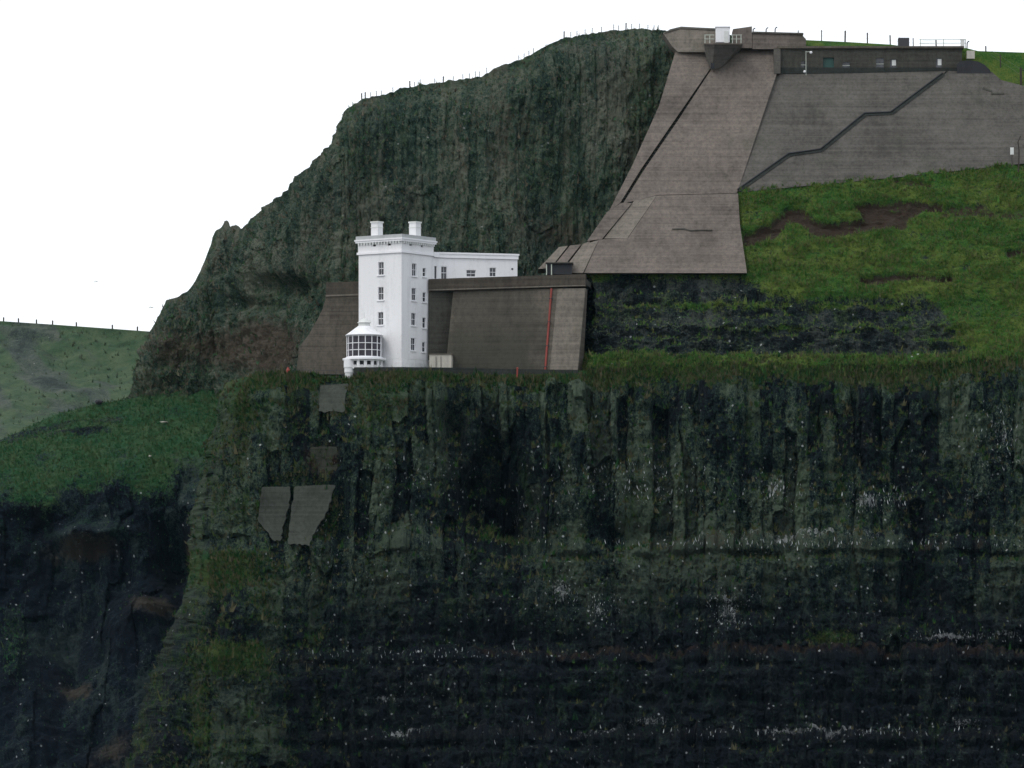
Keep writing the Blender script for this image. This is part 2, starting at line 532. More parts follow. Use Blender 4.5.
# slope after relief decides where turf can hold
N2 = normals(P)
g = np.clip(1.5 * N2[..., 2] - .55, 0, 1) * sm(760, 420, PYa) * .75
grassA = np.clip(.62 * lip + g, 0, 1)
grassA = np.maximum(grassA, left * np.clip(.52 + .6 * fbm(x / 5, 1, z / 5, 4), 0, .9) * sm(640, 400, PYa))
grassA = np.maximum(grassA, left * sm(540, 556, PYa) * sm(612, 570, PYa) * .72)
grassA = np.maximum(grassA, sm(330, 250, PXa) * blob(PXa, PYa, 235, 660, 60, 22) * .75)
grassA = np.maximum(grassA, sm(432, 395, PXa) * sm(335, 352, PXa) * sm(470, 385, PYa) * .55)
grassA = np.maximum(grassA, (.40 + .5 * fbm(x / 3, P[..., 1] / 3, z / 3, 4)) * sm(46, 6, PXa - EL))
grassA = np.maximum(grassA, .6 * blob(PXa, PYa, 830, 640, 40, 14))
grassA = np.maximum(grassA, sm(480, 250, PXa) * np.clip(.34 + .7 * fbm(x / 4, 11, z / 3, 4), 0, .8) * .8)
grassA = np.maximum(grassA, .55 * blob(PXa, PYa, 840, 490, 7, 36))
grassA = grassA * (1 - .8 * np.clip(flat * 1.3, 0, 1))
brownA = .3 * lip * sm(580, 660, PXa) + (.38 + .5 * fbm(x / 5, 8, z / 2, 3)) * np.exp(-((PYa - 549 - 3 * perlin(x / 9, 0, 0)) / 6) ** 2) * sm(560, 640, PXa) + .55 * np.exp(-((PYa - 655) / 6) ** 2) * sm(420, 500, PXa) \
    + .4 * np.exp(-((PYa - 738) / 5) ** 2) + .5 * blob(PXa, PYa, 300, 660, 50, 8) + .75 * blob(PXa, PYa, 322, 462, 26, 26) + .3 * blob(PXa, PYa, 420, 440, 40, 40)
guano = np.zeros_like(PXa)
for cx_, cy_, rx_, ry_, k_ in [(775, 490, 20, 11, .75), (866, 504, 18, 12, .8), (897, 495, 12, 14, .65), (800, 545, 160, 4, .75), (690, 546, 90, 4, .6), (560, 590, 14, 14, .8),
                               (598, 612, 8, 12, .7), (728, 612, 18, 26, .7), (1000, 440, 24, 34, .55), (975, 500, 34, 22, .5), (952, 638, 40, 4, .9), (1005, 636, 20, 4, .8),
                               (820, 733, 90, 4, .9), (650, 722, 40, 8, .7), (965, 724, 30, 6, .7), (600, 736, 40, 4, .7), (255, 732, 34, 4, .8), (405, 733, 34, 4, .8),
                               (385, 698, 20, 4, .7), (640, 500, 14, 8, .5), (516, 506, 8, 10, .6), (835, 640, 10, 6, .6), (700, 545, 60, 5, .5), (560, 545, 60, 5, .4),
                               (420, 650, 60, 40, .25), (500, 600, 60, 30, .25), (860, 430, 60, 40, .42), (700, 500, 60, 14, .4), (990, 470, 50, 50, .45), (725, 605, 60, 30, .45), (880, 615, 60, 25, .4), (450, 560, 70, 40, .38), (640, 470, 60, 40, .4), (340, 560, 50, 40, .38),
                               (560, 590, 50, 30, .4), (960, 700, 70, 30, .36), (420, 690, 110, 40, .4)]:
    guano = np.maximum(guano, k_ * blob(PXa, PYa, cx_, cy_, rx_, ry_))
fleckA = .34 * sm(300, 430, PXa) * sm(375, 460, PYa) + .18 * (1 - left) + .42 * np.exp(-((PYa - 548) / 9) ** 2) * sm(400, 560, PXa) + .3 * np.exp(-((PYa - 735) / 8) ** 2) \
    + .35 * blob(PXa, PYa, 430, 670, 120, 30) + .3 * blob(PXa, PYa, 340, 560, 40, 50) + .3 * blob(PXa, PYa, 640, 470, 90, 40) + .15
fleckA = np.clip(fleckA * .8, 0, .8) * (.35 + 1.1 * sm(-.25, .35, fbm(x / 5, 3, z / 3.5, 3))) * sm(395, 420, PYa)
wet_shadeA = np.clip(.18 + .55 * sm(60, 0, PXa - EL) + .95 * sm(505, 680, PYa) * (.55 + .45 * sm(150, 420, PXa)) + .85 * blob(PXa, PYa, 490, 500, 62, 62) + .4 * blob(PXa, PYa, 455, 425, 20, 36) + .45 * recess - .2 * left + .35 * fbm(x / 12, 6, z / 18, 3), 0, 1)  # wet rock plus shade painted into cliff foot, cave, recesses and left rim
mossA = np.clip(.55 + .45 * left + .25 * sm(560, 400, PYa), 0, 1)
toneA = .6 * tone + .4 * tone2
# the terrace behind the edge, and the side of the headland running back
rows = []
for k in (1.2, 3, 8, 20, 45, 80):
    q = P[0].copy()
    q[:, 1] += k
    q[:, 2] = P[0][:, 2] - .02 * k
    rows.append(q)
TB = np.stack(rows[::-1])
Pf = np.concatenate([TB, P], 0)
wr = []
for k in (90, 50, 22, 8, 2.5):
    q = Pf[:, 0].copy()
    q[:, 1] += k
    q[:, 0] += .12 * k
    q[len(rows):, 2] += 0
    wr.append(q)
Pf = np.concatenate([np.stack(wr, 1), Pf], 1)


def pad(a):
    a = np.broadcast_to(a, PXa.shape)
    a = np.concatenate([np.repeat(a[:1], len(rows), 0), a], 0)
    return np.concatenate([np.repeat(a[:, :1], len(wr), 1), a], 1)


sheet('sea_cliff', Pf, {k: pad(v) for k, v in dict(grass=grassA, brown=brownA, guano=guano, fleck=fleckA, tone=toneA, moss=mossA, wet_shade=wet_shadeA).items()}, M['cliff'], smooth=False)
atA = Lookup(P[:, 6:])
TUFTS = {'A': (P, ((np.clip(grassA - .25, 0, 1) * 1.2 + .014 + .25 * np.clip(N2[..., 2] - .45, 0, 1)) * (1 - np.clip(flat * 1.6, 0, 1)) +  .35 * np.exp(-((flat - .42) / .12) ** 2)) * (1 -  .999 * sm(.6, .75, flat)) * (1 - .75 * sm(560, 660, PYa) * sm(180, 380, PXa)) * (1 - sm(350, 356, PXa) * sm(590, 584, PXa) * sm(9, 4, PYa - topA(PXa)))),
         'E': (P, sm(595, 640, PXa) * sm(24, 2, PYa - topA(PXa)) ** 2)}

# ---- upper cliff behind the tower
crest = poly([(118, 408), (124, 402), (131, 390), (136, 374), (141, 356), (150, 331), (157, 318), (162, 311), (166, 300), (178, 297), (186, 291), (190, 284), (197, 270), (202, 258), (206, 247),
              (209, 236), (213, 229), (216, 226), (219, 220), (222, 219), (225, 226), (234, 224), (241, 229), (252, 218), (262, 208), (280, 196), (290, 187), (293, 178), (303, 172), (315, 160), (328, 146),
              (338, 124), (343, 114), (347, 108), (360, 100), (380, 95), (393, 92), (400, 88), (440, 82), (478, 77), (488, 73), (497, 67), (505, 64), (520, 60), (535, 52), (550, 44),
              (565, 38), (590, 33), (620, 30), (640, 28), (660, 30), (690, 30), (760, 40)])
pxb = np.concatenate([np.arange(119, 360, .8), np.arange(360, 745, 1.1)])
vv = np.linspace(0, 1, 330)
bot = poly([(118, 440), (300, 432), (760, 425)])
PYb = crest(pxb)[None, :] * (1 - vv[:, None]) + bot(pxb)[None, :] * vv[:, None]
PXb = np.broadcast_to(pxb, PYb.shape)
baseY = poly([(118, 966), (150, 963), (215, 960), (255, 949), (300, 936), (340, 928), (480, 927), (600, 929), (745, 934)])
hgt = (420 - PYb) * .142
Yb = baseY(PXb) + hgt * .26 + 6 * sm(45, 0, PYb - crest(PXb)) ** 2
P = unproj(PXb, PYb, Yb)
Nn = normals(P)
x, z = P[..., 0], P[..., 2]
prof, off, tone = columns(x, z, .5, 1.5, 55, 9, 1.2)
_, gul, _ = columns(x, z, 2.5, 6.0, 61, 26, 2.2)
ds = sm(0, 16, PYb - crest(PXb))
d = 2.8 * fbm(x / 17, 4.2, z / 40, 3) * ds + (.25 * prof + .45 * off + .7 * gul) * sm(0, 26, PYb - crest(PXb)) + 1.5 * fbm(x / 3.2, 1, z / 6, 4) * (.25 + .75 * ds) + .8 * fbm(x / 1.0, P[..., 1], z / 1.6, 4)
leftB = sm(330, 210, PXb)
d = d + leftB * 2.2 * fbm(x / 5, 7, z / 4, 4) * ds
d = d * (1 - .65 * sm(250, 215, PXb) * sm(150, 170, PXb) * sm(50, 0, PYb - crest(PXb))) - 1.0 * sm(250, 215, PXb) * sm(180, 195, PXb) * sm(60, 20, PYb - crest(PXb))
d = d - 4 * blob(PXb, PYb, 285, 288, 26, 12) - 2.5 * blob(PXb, PYb, 255, 305, 30, 8)
P = P + Nn * d[..., None]
brownB = .75 * blob(PXb, PYb, 262, 348, 48, 26) + .5 * blob(PXb, PYb, 180, 350, 40, 22) + .45 * blob(PXb, PYb, 520, 130, 40, 60) * (.5 + fbm(x / 6, 2, z / 12)) + .3 * blob(PXb, PYb, 560, 235, 30, 20) \
    + .22 + .3 * fbm(x / 7, 5, z / 20, 3)
grassB = .16 * sm(22, 2, PYb - crest(PXb)) * sm(330, 400, PXb) + .3 * blob(PXb, PYb, 640, 115, 18, 40) + .24 + .30 * fbm(x / 9, 9, z / 12, 3)
fleckB = .12 + .45 * blob(PXb, PYb, 640, 110, 26, 40)
wetB = .25 * sm(-.1, .3, fbm(x / 8, 12, z / 14, 3))
at = dict(grass=grassB, brown=brownB, guano=.35 * blob(PXb, PYb, 633, 115, 14, 30) + .25 * blob(PXb, PYb, 222, 245, 10, 20), fleck=fleckB, tone=.25 + .5 * tone, moss=np.full_like(PXb, .75), wet_shade=wetB)
back = []
for dy, dz in ((3, .1), (10, -.5), (30, -4), (60, -14), (90, -60)):
    q = P[0].copy()
    q[:, 1] += dy
    q[:, 2] = np.maximum(q[:, 2] + dz, np.minimum(q[:, 2] - .5, 20))
    back.append(q)
Pb = np.concatenate([np.stack(back[::-1]), P], 0)
sheet('upper_cliff', Pb, {k: np.concatenate([np.repeat(np.broadcast_to(v, PXb.shape)[:1], 5, 0), np.broadcast_to(v, PXb.shape)], 0) for k, v in at.items()}, M['upper'], smooth=False)
crestP = P[0].copy()
TUFTS['B'] = (P, np.clip(grassB, 0.05, 1) * sm(0, 5, PYb - crest(PXb)))

# ---- grass slope on the right, under and beside the concrete
topC = poly([(545, 277), (588, 262), (604, 240), (640, 175), (684, 75), (705, 52), (745, 46), (760, 43), (806, 40), (848, 42), (890, 44.5), (909, 47), (966, 48), (978, 51), (1024, 52.5), (1200, 60)])
pxc = np.arange(545, 1182, 1.25)
vv = np.linspace(0, 1, 310)
PYc = topC(pxc)[None, :] * (1 - vv[:, None]) + 408 * vv[:, None]
PXc = np.broadcast_to(pxc, PYc.shape)
prA = poly([(40, 946), (50, 943), (75, 939), (190, 925), (272, 914.5), (283, 912.5), (290, 911), (318, 908.5), (324, 906.5), (350, 905.2), (356, 903.4), (366, 901.6), (408, 899.5)])
prA = poly([(40, 942.5), (50, 940.6), (75, 937.5), (190, 922.9), (272, 913.6), (283, 912), (290, 911), (318, 908.5), (324, 906.5), (350, 905.2), (356, 903.4), (366, 901.6), (408, 899.5)])
prB = poly([(40, 942.5), (50, 940.6), (75, 937.5), (190, 922.9), (272, 914), (310, 910.5), (356, 904), (366, 902), (408, 897.5)])
bl = sm(930, 990, PXc + 22 * perlin(PXc / 60, PYc / 30, 2))
Yc = prA(PYc) * (1 - bl) + prB(PYc) * bl + 5 * sm(594, 584, PXc) * sm(270, 300, PYc)
P = unproj(PXc, PYc, Yc)
Nn = normals(P)
x, z = P[..., 0], P[..., 2]
wv = 12 * perlin(x / 7, 1, 5) + 7 * fbm(x / 2.2, 3, z / 2, 3)
topband = np.interp(PXc, [545, 740, 762, 800, 880, 940, 960], [276, 278, 290, 300, 297, 300, 330])
rockC = sm(-6, 9, PYc - topband + wv * .7) * sm(357, 350, PYc + wv * .4) * (1 - sm(900, 985, PXc + 3 * wv + 60 * fbm(x / 5, 7, z / 1.5, 3)))
scar1 = sm(9, 3, line_d(PXc, PYc + .5 * wv * .4, [(748, 240), (772, 231), (788, 216), (800, 216), (812, 226), (832, 231), (862, 226), (902, 222)]))
scar2 = np.maximum(sm(9, 3, line_d(PXc, PYc, [(868, 214), (900, 216), (915, 208)])), sm(6, 1, line_d(PXc, PYc, [(858, 208), (900, 205), (940, 208)])))
scar2 = np.maximum(scar2, .45 * sm(8, 2, line_d(PXc, PYc + wv * .5, [(945, 212), (985, 212), (1030, 216)])))
scar2 = np.maximum(scar2, .9 * sm(5, 1, line_d(PXc, PYc + wv * .3, [(862, 280), (898, 277), (950, 278)])))
scar2 = np.maximum(scar2, .6 * sm(4, 1, line_d(PXc, PYc, [(895, 182), (930, 185)])))
scar2 = np.maximum(scar2, .7 * sm(6, 1, line_d(PXc, PYc, [(1010, 254), (1040, 248)])))
scar = np.clip(np.maximum(scar1, scar2) * (1.05 + 1.0 * fbm(x / 2.5, 5, z / 1.2, 4)), 0, 1)
tus = fbm(x / 4, P[..., 1] / 4, z / 1.6, 4)
d = (1 - rockC) * (.5 * tus + .6 * fbm(x / 8, P[..., 1] / 8, z / 3, 4) + .7 * ridged(x / 7, 4, z / 1.5, 3) * .35 + .22 * fbm(x / 1.2, P[..., 1], z / .8, 3))
prof, off, tone = columns(x, z, 1.2, 3.0, 77, 5, 1.0)
d = d + rockC * (1.4 * fbm(x / 6, 3, z / 2.0, 4) + .25 * off + 1.2 * fbm(x / 1.8, P[..., 1], z / 1.4, 4) + .3 * fbm(x / .6, P[..., 1], z / .6, 3)) - 1.1 * scar - .8 * rockC
under = np.maximum(sm(0, 5, np.interp(PXc, [738, 900, 1024, 1190], [192, 178, 165, 154]) - PYc) * sm(52, 60, PYc), sm(3, -3, PXc - np.interp(PYc, [190, 225, 272], [738, 740, 747])) * sm(275, 268, PYc))
d = d * (1 - under) - .25 * under + .08 * (1 - under) * (1 - rockC) * sm(165, 200, PYc) * sm(275, 250, PYc)
d = d * sm(0, 10, PYc - topC(PXc)) * sm(405, 380, PYc)
P = P + Nn * d[..., None]
N2 = normals(P)
grassC = (1 - rockC) * (.80 + .5 * tus) * (1 - .9 * scar) + rockC * np.clip(1.3 * N2[..., 2] - .5, 0, .5) * sm(0, 12, PYc - topband - 6)
grassC = np.maximum(grassC, rockC * (.78 + .5 * fbm(x / 3, 4, z / 2, 3)) * np.exp(-((PYc - (303 + .5 * wv)) / 6) ** 2) * sm(590, 690, PXc))
grassC = np.maximum(grassC, rockC * (.6 + .7 * fbm(x / 2.5, 8, z / 1.5, 3)) * np.exp(-((PYc - (327 + .5 * wv)) / 4) ** 2) * sm(640, 760, PXc))
grassC = grassC * sm(402, 385, PYc + wv) * (1 - .2 * rockC)
brownC = 1.0 * scar + .55 * sm(62, 50, PYc) * sm(985, 960, PXc) + .8 * scar + .12 * sm(.1, .4, fbm(x / 6, 1, z / 3, 3)) + .25 * sm(352, 366, PYc) + .4 * blob(PXc, PYc, 620, 372, 40, 8)
fleckC = .5 * blob(PXc, PYc, 610, 330, 30, 18) + .35 * sm(345, 362, PYc) + .2 * rockC
guanoC = .5 * blob(PXc, PYc, 610, 328, 26, 12) + .4 * blob(PXc, PYc, 700, 340, 50, 10)
at = dict(grass=grassC, brown=brownC, guano=guanoC, fleck=fleckC, tone=tone, moss=np.full_like(PXc, .5), wet_shade=rockC * (.05 + .4 * sm(-.2, .3, fbm(x / 4, 2, z / 2, 3))))
back = []
for dy, dz in ((2, .0), (10, -.3), (40, -1.5), (100, -6)):
    q = P[0].copy()
    q[:, 1] += dy
    q[:, 2] += dz
    back.append(q)
Pc = np.concatenate([np.stack(back[::-1]), P], 0)
sheet('hillside', Pc, {k: np.concatenate([np.repeat(np.broadcast_to(v, PXc.shape)[:1], 4, 0), np.broadcast_to(v, PXc.shape)], 0) for k, v in at.items()}, M['slope'], smooth=False)
crestC = P[0].copy()
atC = Lookup(P)
TUFTS['D'] = (P, sm(346, 362, PYc) * sm(590, 620, PXc))
TUFTS['C'] = (P, np.clip(grassC - .2, 0, 1) * (1 - scar) * (1 - under) * sm(58, 66, PYc) * (.35 + .65 * sm(-.1, .2, tus)))

# ---- cliff and grass slope further back on the left
topL = poly([(-260, 470), (-60, 452), (0, 440), (28, 428), (45, 419), (60, 413), (82, 408), (100, 403), (118, 401), (140, 397), (200, 388), (240, 382), (330, 378)])
edgeL = poly([(-260, 500), (0, 494), (40, 487), (70, 479), (110, 481), (150, 476), (205, 464), (330, 450)])
pxl = np.arange(-260, 322, 1.5)
va = np.linspace(0, 1, 80)
vb = np.linspace(0, 1, 260)[1:]
PYl = np.concatenate([topL(pxl)[None] * (1 - va[:, None]) + edgeL(pxl)[None] * va[:, None], edgeL(pxl)[None] * (1 - vb[:, None]) + 860 * vb[:, None]], 0)
PXl = np.broadcast_to(pxl, PYl.shape)
gA = (PYl - topL(PXl)) / (edgeL(PXl) - topL(PXl))
Yl = -47 + np.where(gA < 1, 1012 - 24 * np.clip(gA, 0, 1), 988 - 20 * sm(480, 860, PYl)) - .03 * (PXl - 100) + np.where(gA < 1, 0, -10 * sm(600, 860, PYl))
_k = 25
_yp = np.concatenate([np.repeat(Yl[:1], _k, 0), Yl, np.repeat(Yl[-1:], _k, 0)], 0)
_cs = np.cumsum(_yp, 0)
Yl = np.where(gA < .35, Yl, (_cs[2 * _k:] - np.concatenate([np.zeros_like(_cs[:1]), _cs[:-2 * _k - 1]], 0)) / (2 * _k + 1)) if True else Yl
P = unproj(PXl, PYl, Yl)
Nn = normals(P)
x, z = P[..., 0], P[..., 2]
prof, off, tone = columns(x, z, 1.6, 4.2, 91, 10, 1.5)
rk = sm(.78, 1.5, gA + .45 * fbm(x / 5, 0, z / 5, 4))
d = rk * (4.5 * fbm(x / 13, 2, z / 14, 4) + .8 * off + 1.8 * fbm(x / 3, P[..., 1] / 3, z / 3, 4) - 1.2) + (1 - rk) * (1.2 * fbm(x / 8, 1, z / 3, 4) + .4 * fbm(x / 1.5, P[..., 1], z / 1.0, 3))
d = d - 7 * blob(PXl, PYl, 170, 548, 20, 32) - 6 * blob(PXl, PYl, 60, 600, 60, 70) + 5 * blob(PXl, PYl, 140, 620, 34, 24) + 4 * blob(PXl, PYl, 85, 535, 40, 10) * rk
d = d * sm(0, .12, gA)
P = P + Nn * d[..., None]
N2 = normals(P)
tL = line_d(PXl, PYl, [(0, 440), (45, 428), (75, 423), (120, 418)])
grassL = (1 - rk) * .98 * (.8 + .7 * fbm(x / 6, 3, z / 3, 4)) * (1 - .5 * sm(4, 1, np.minimum(tL, line_d(PXl, PYl, [(10, 442), (60, 432), (110, 430)])))) + .4 * blob(PXl, PYl, 10, 640, 16, 60)
brownL = .5 * (1 - rk) * sm(.12, .4, fbm(x / 9, 2, z / 1.2, 4)) + .25 * rk * sm(0, .35, fbm(x / 6, 7, z / 5, 4)) + .5 * blob(PXl, PYl, 65, 425, 45, 9) + .75 * blob(PXl, PYl, 150, 608, 26, 20) + .9 * blob(PXl, PYl, 80, 545, 34, 12) + .7 * blob(PXl, PYl, 110, 745, 30, 24) + .7 * blob(PXl, PYl, 180, 540, 8, 10) \
    + .9 * blob(PXl, PYl, 70, 675, 20, 14)
at = dict(grass=grassL, brown=brownL, guano=.45 * blob(PXl, PYl, 85, 540, 30, 12) + .4 * blob(PXl, PYl, 65, 670, 20, 14) + .5 * blob(PXl, PYl, 150, 650, 14, 8) + .4 * blob(PXl, PYl, 30, 755, 24, 6),
          fleck=.22 * rk + .2 * blob(PXl, PYl, 80, 560, 50, 40), tone=tone * .8, moss=.15 + .7 * sm(570, 480, PYl), wet_shade=.6 * rk * sm(490, 580, PYl))
back = []
for dy, dz in ((2, .0), (12, -.2), (60, -3)):
    q = P[0].copy()
    q[:, 1] += dy
    q[:, 2] += dz
    back.append(q)
Pl = np.concatenate([np.stack(back[::-1]), P], 0)
sheet('headland', Pl, {k: np.concatenate([np.repeat(np.broadcast_to(v, PXl.shape)[:1], 3, 0), np.broadcast_to(v, PXl.shape)], 0) for k, v in at.items()}, M['back'], smooth=False)
atL = Lookup(P)
TUFTS['L'] = (P, np.clip(grassL - .15, 0, 1) + .02)

# ---- far hill
topH = poly([(-420, 310), (-100, 318), (0, 321), (60, 325), (150, 331.5), (330, 345), (760, 380)])
pxh = np.arange(-420, 760, 2.0)
vv = np.linspace(0, 1, 150)
PYh = topH(pxh)[None] * (1 - vv[:, None]) + 560 * vv[:, None]
PXh = np.broadcast_to(pxh, PYh.shape)
Yh = 1900 - 320 * sm(0, 1, (PYh - topH(PXh)) / 240) - .2 * PXh
P = unproj(PXh, PYh, Yh)
Nn = normals(P)
x, z = P[..., 0], P[..., 2]
d = 8 * fbm((x + .6 * z) / 30, P[..., 1] / 60, z / 22, 5) + 1.2 * fbm(x / 6, P[..., 1] / 9, z / 4, 4)
d = d * sm(0, 14, PYh - topH(PXh))
P = P + Nn * d[..., None]
dirt = sm(-.02, .3, fbm((x + z) / 22, 3, z / 16, 4) + .25 * blob(PXh, PYh, 40, 375, 50, 22))
at = dict(grass=.9 - .75 * dirt, brown=.3 * dirt, guano=np.zeros_like(PXh), fleck=.12 * dirt, tone=.5 + fbm(x / 9, 3, z / 5, 3), moss=np.full_like(PXh, .5), wet_shade=np.zeros_like(PXh))
back = []
for dy, dz in ((5, .0), (80, -1), (300, -12)):
    q = P[0].copy()
    q[:, 1] += dy
    q[:, 2] += dz
    back.append(q)
Ph = np.concatenate([np.stack(back[::-1]), P], 0)
sheet('hill', Ph, {k: np.concatenate([np.repeat(v[:1], 3, 0), v], 0) for k, v in at.items()}, M['hill'])
crestH = P[0].copy()
TUFTS['H'] = (P, (1 - dirt) * sm(0, 3, PYh - topH(PXh)))

# ---- sea
bm = bmesh.new()
vs = [bm.verts.new(p) for p in ((-9000, -2000, 0), (9000, -2000, 0), (9000, 16000, 0), (-9000, 16000, 0))]
bm.faces.new(vs)
tag(obj('sea', bm, M['sea']), kind='structure')


# ------------------------------------------------------------------ planes and slabs
class Plane:
    def __init__(s, a, b, c):
        s.p, b, c = V(*a), V(*b), V(*c)
        s.n = (b - s.p).cross(c - s.p).normalized()

    def at(s, px, py, off=0.0):
        d = Vector(((px - CX) / F, 1, (HZ - py) / F))
        o = Vector((0, 0, CZ))
        n = s.n if s.n.y < 0 else -s.n
        return o + d * ((s.p + n * off - o).dot(n) / d.dot(n))


def add_slab(bm, pts, plane, thick, off=0.0, zmove=0.0):
    f = [plane.at(x, y, off) for x, y in pts]
    add_hull(bm, f, [p + Vector((0, thick, zmove)) for p in f])


def slab(name, pts, plane, thick, mat, parent, off=0.0, label=None):
    bm = bmesh.new()
    add_slab(bm, pts, plane, thick, off)
    o = obj(name, bm, mat, parent)
    if label: o['label'] = label
    return o


def strip(pts, w):
    """polygon around a polyline, w px wide"""
    L, Rr = [], []
    for i, (x, y) in enumerate(pts):
        a, b = pts[max(i - 1, 0)], pts[min(i + 1, len(pts) - 1)]
        dx, dy = b[0] - a[0], b[1] - a[1]
        k = math.hypot(dx, dy)
        nx, ny = -dy / k * w / 2, dx / k * w / 2
        L.append((x + nx, y + ny))
        Rr.append((x - nx, y - ny))
    return L + Rr[::-1]


def strip_quads(bm, pts, w, plane, thick, off):
    for a, b in zip(pts[:-1], pts[1:]):
        add_slab(bm, strip([a, b], w), plane, thick, off)


# the big chute-like concrete slope
PS = Plane((600, 272, 913), (740, 272, 913), (700, 60, 938))
PS2 = Plane((600, 272, 911.6), (740, 272, 911.6), (700, 193, 921.6))
cs = empty('concrete_slope', V(660, 272, 914), 'broad brownish concrete slope falling from the white box on the rim to the terrace', 'concrete slope')
slab('upper_slab', [(716, 62), (748, 47), (785, 47), (776, 76), (737, 193), (657, 195), (634, 201), (623, 203.5), (644, 170), (679, 119)], PS, 9, M['concrete'], cs)
slab('side_strip', [(677, 46), (704, 46), (712, 66), (676, 118), (641, 169), (620, 203), (609, 211), (632, 166), (659, 106)], PS, 10, M['concrete'], cs, .15)
slab('lower_slab', [(657, 195.5), (738, 193.5), (740, 225), (747, 273), (584, 273), (599, 239.5), (628, 238)], PS2, 9, M['concrete'], cs)
# flank turned left of the lower slab, its brighter lighting put into paler concrete
a, b, c_, d_ = PS2.at(656.7, 195.5), PS2.at(627.5, 238), PS.at(604, 238.5), PS.at(634, 201)
bm = bmesh.new()
add_hull(bm, [a, b, c_, d_], [p + Vector((0, 9, 0)) for p in (a, b, c_, d_)])
obj('slab_flank', bm, M['concrete_light'], cs)
bm = bmesh.new()
f_ = [PS2.at(598.5, 240), PS2.at(583, 273), PS.at(571, 273), PS.at(588, 243)]
add_hull(bm, f_, [p + Vector((0, 9, 0)) for p in f_])
obj('slab_flank', bm, M['concrete_light'], cs)  # this side's brighter lighting is also put into its colour
# stair channel beside the strip
bm = bmesh.new()
strip_quads(bm, [(713.5, 67), (678, 119), (642.5, 170), (621.5, 203)], 2.6, PS, 8, -.45)
strip_quads(bm, [(632, 203), (600.5, 240)], 4.5, PS, 8, -.45)
obj('stair_channel', bm, M['gutter'], cs)
for k in range(46):
    bm = bmesh.new()
    t = k / 45
    xx, yy = np.interp(t, [0, .35, .7, 1], [713, 678, 642.5, 621.5]), np.interp(t, [0, .35, .7, 1], [67, 119, 170, 203])
    add_box(bm, PS.at(xx, yy, -.35), .34, .5, .12)
    obj('step', bm, M['concrete_mossy'], cs)
slab('lower_strip', [(621, 203), (632, 203), (602, 239), (587, 241), (607, 212)], PS, 9, M['concrete'], cs, .2)
slab('lower_strip', [(559, 247), (568, 245.8), (550.5, 268), (538, 269)], PS, 8, M['concrete_light'], cs, .1)
slab('lower_strip', [(570, 245.5), (581, 244.4), (563.5, 267), (552, 267.8)], PS, 8, M['concrete'], cs, .1)
slab('lower_strip', [(583, 244), (590, 241), (573, 272), (565.5, 267)], PS, 8, M['concrete_light'], cs, .1)
bm = bmesh.new()
strip_quads(bm, [(672, 229), (684, 228.6), (690, 230.4), (702, 230), (712, 230.2)], 1.1, PS2, .6, .12)
obj('crack_line', bm, M['concrete_mossy'], cs)  # dark crack mark, modelled as a thin raised strip
# dark store at the foot of the strips
st = empty('store_hut', V(560, 273, 911), 'tiny dark-fronted store hut at the foot of the concrete slope', 'hut')
hx = Vector((1, 0, 0))
bm = bmesh.new()
add_box(bm, V(559.5, 275, 913), 3.5, 2.4, 1.55)
obj('wall', bm, M['dark'], st)
bm = bmesh.new()
add_box(bm, V(559.5, 264, 912.8), 3.9, 2.8, .16)
obj('roof', bm, M['concrete_dark'], st)
for xx in (546.5, 551.5):
    bm = bmesh.new()
    add_box(bm, V(xx, 275, 911.6), .14, .14, 1.5)
    obj('post', bm, M['rail'], st)

# right-hand revetment wall with the stepped gutter
PR = Plane((738, 191, 922.45), (1024, 166, 925.6), (880, 75, 937.15))
rv = empty('revetment_wall', V(880, 170, 925), 'wide grey concrete revetment with a stepped gutter above the grass slope', 'revetment')
gut = [(944, 74), (892, 113), (866, 114), (822, 150), (790, 154.5), (739, 190.5)]
upper_poly = [(773, 71), (946, 71), (943, 75)] + gut[1:-1] + [(738.5, 191), (734, 191)]
lower_poly = [(944, 75), (948, 71), (992, 72), (1001, 80), (1040, 90), (1190, 96), (1190, 152), (1024, 163.5), (900, 177), (741, 192)] + gut[::-1][1:-1]
slab('upper_panel', upper_poly, PR, 5, M['concrete_dark'], rv)
slab('lower_panel', lower_poly, PR, 5, M['concrete_dark'], rv, .12)
bm = bmesh.new()
strip_quads(bm, gut, 3.2, PR, 3, .24)
obj('gutter', bm, M['gutter'], rv)
bm = bmesh.new()
strip_quads(bm, [(x_ - 1.6, y_ - 1.5) for x_, y_ in gut], .8, PR, 3, .42)
obj('gutter_kerb', bm, M['dark'], rv)
for p_, q_ in (((983, 88), (992, 91)), ((991, 93.5), (1004, 93.6))):
    bm = bmesh.new()
    strip_quads(bm, [p_, q_], 1.8, PR, .8, .2)
    obj('crack_line', bm, M['concrete_mossy'], rv)  # short crack marks laid on as thin strips

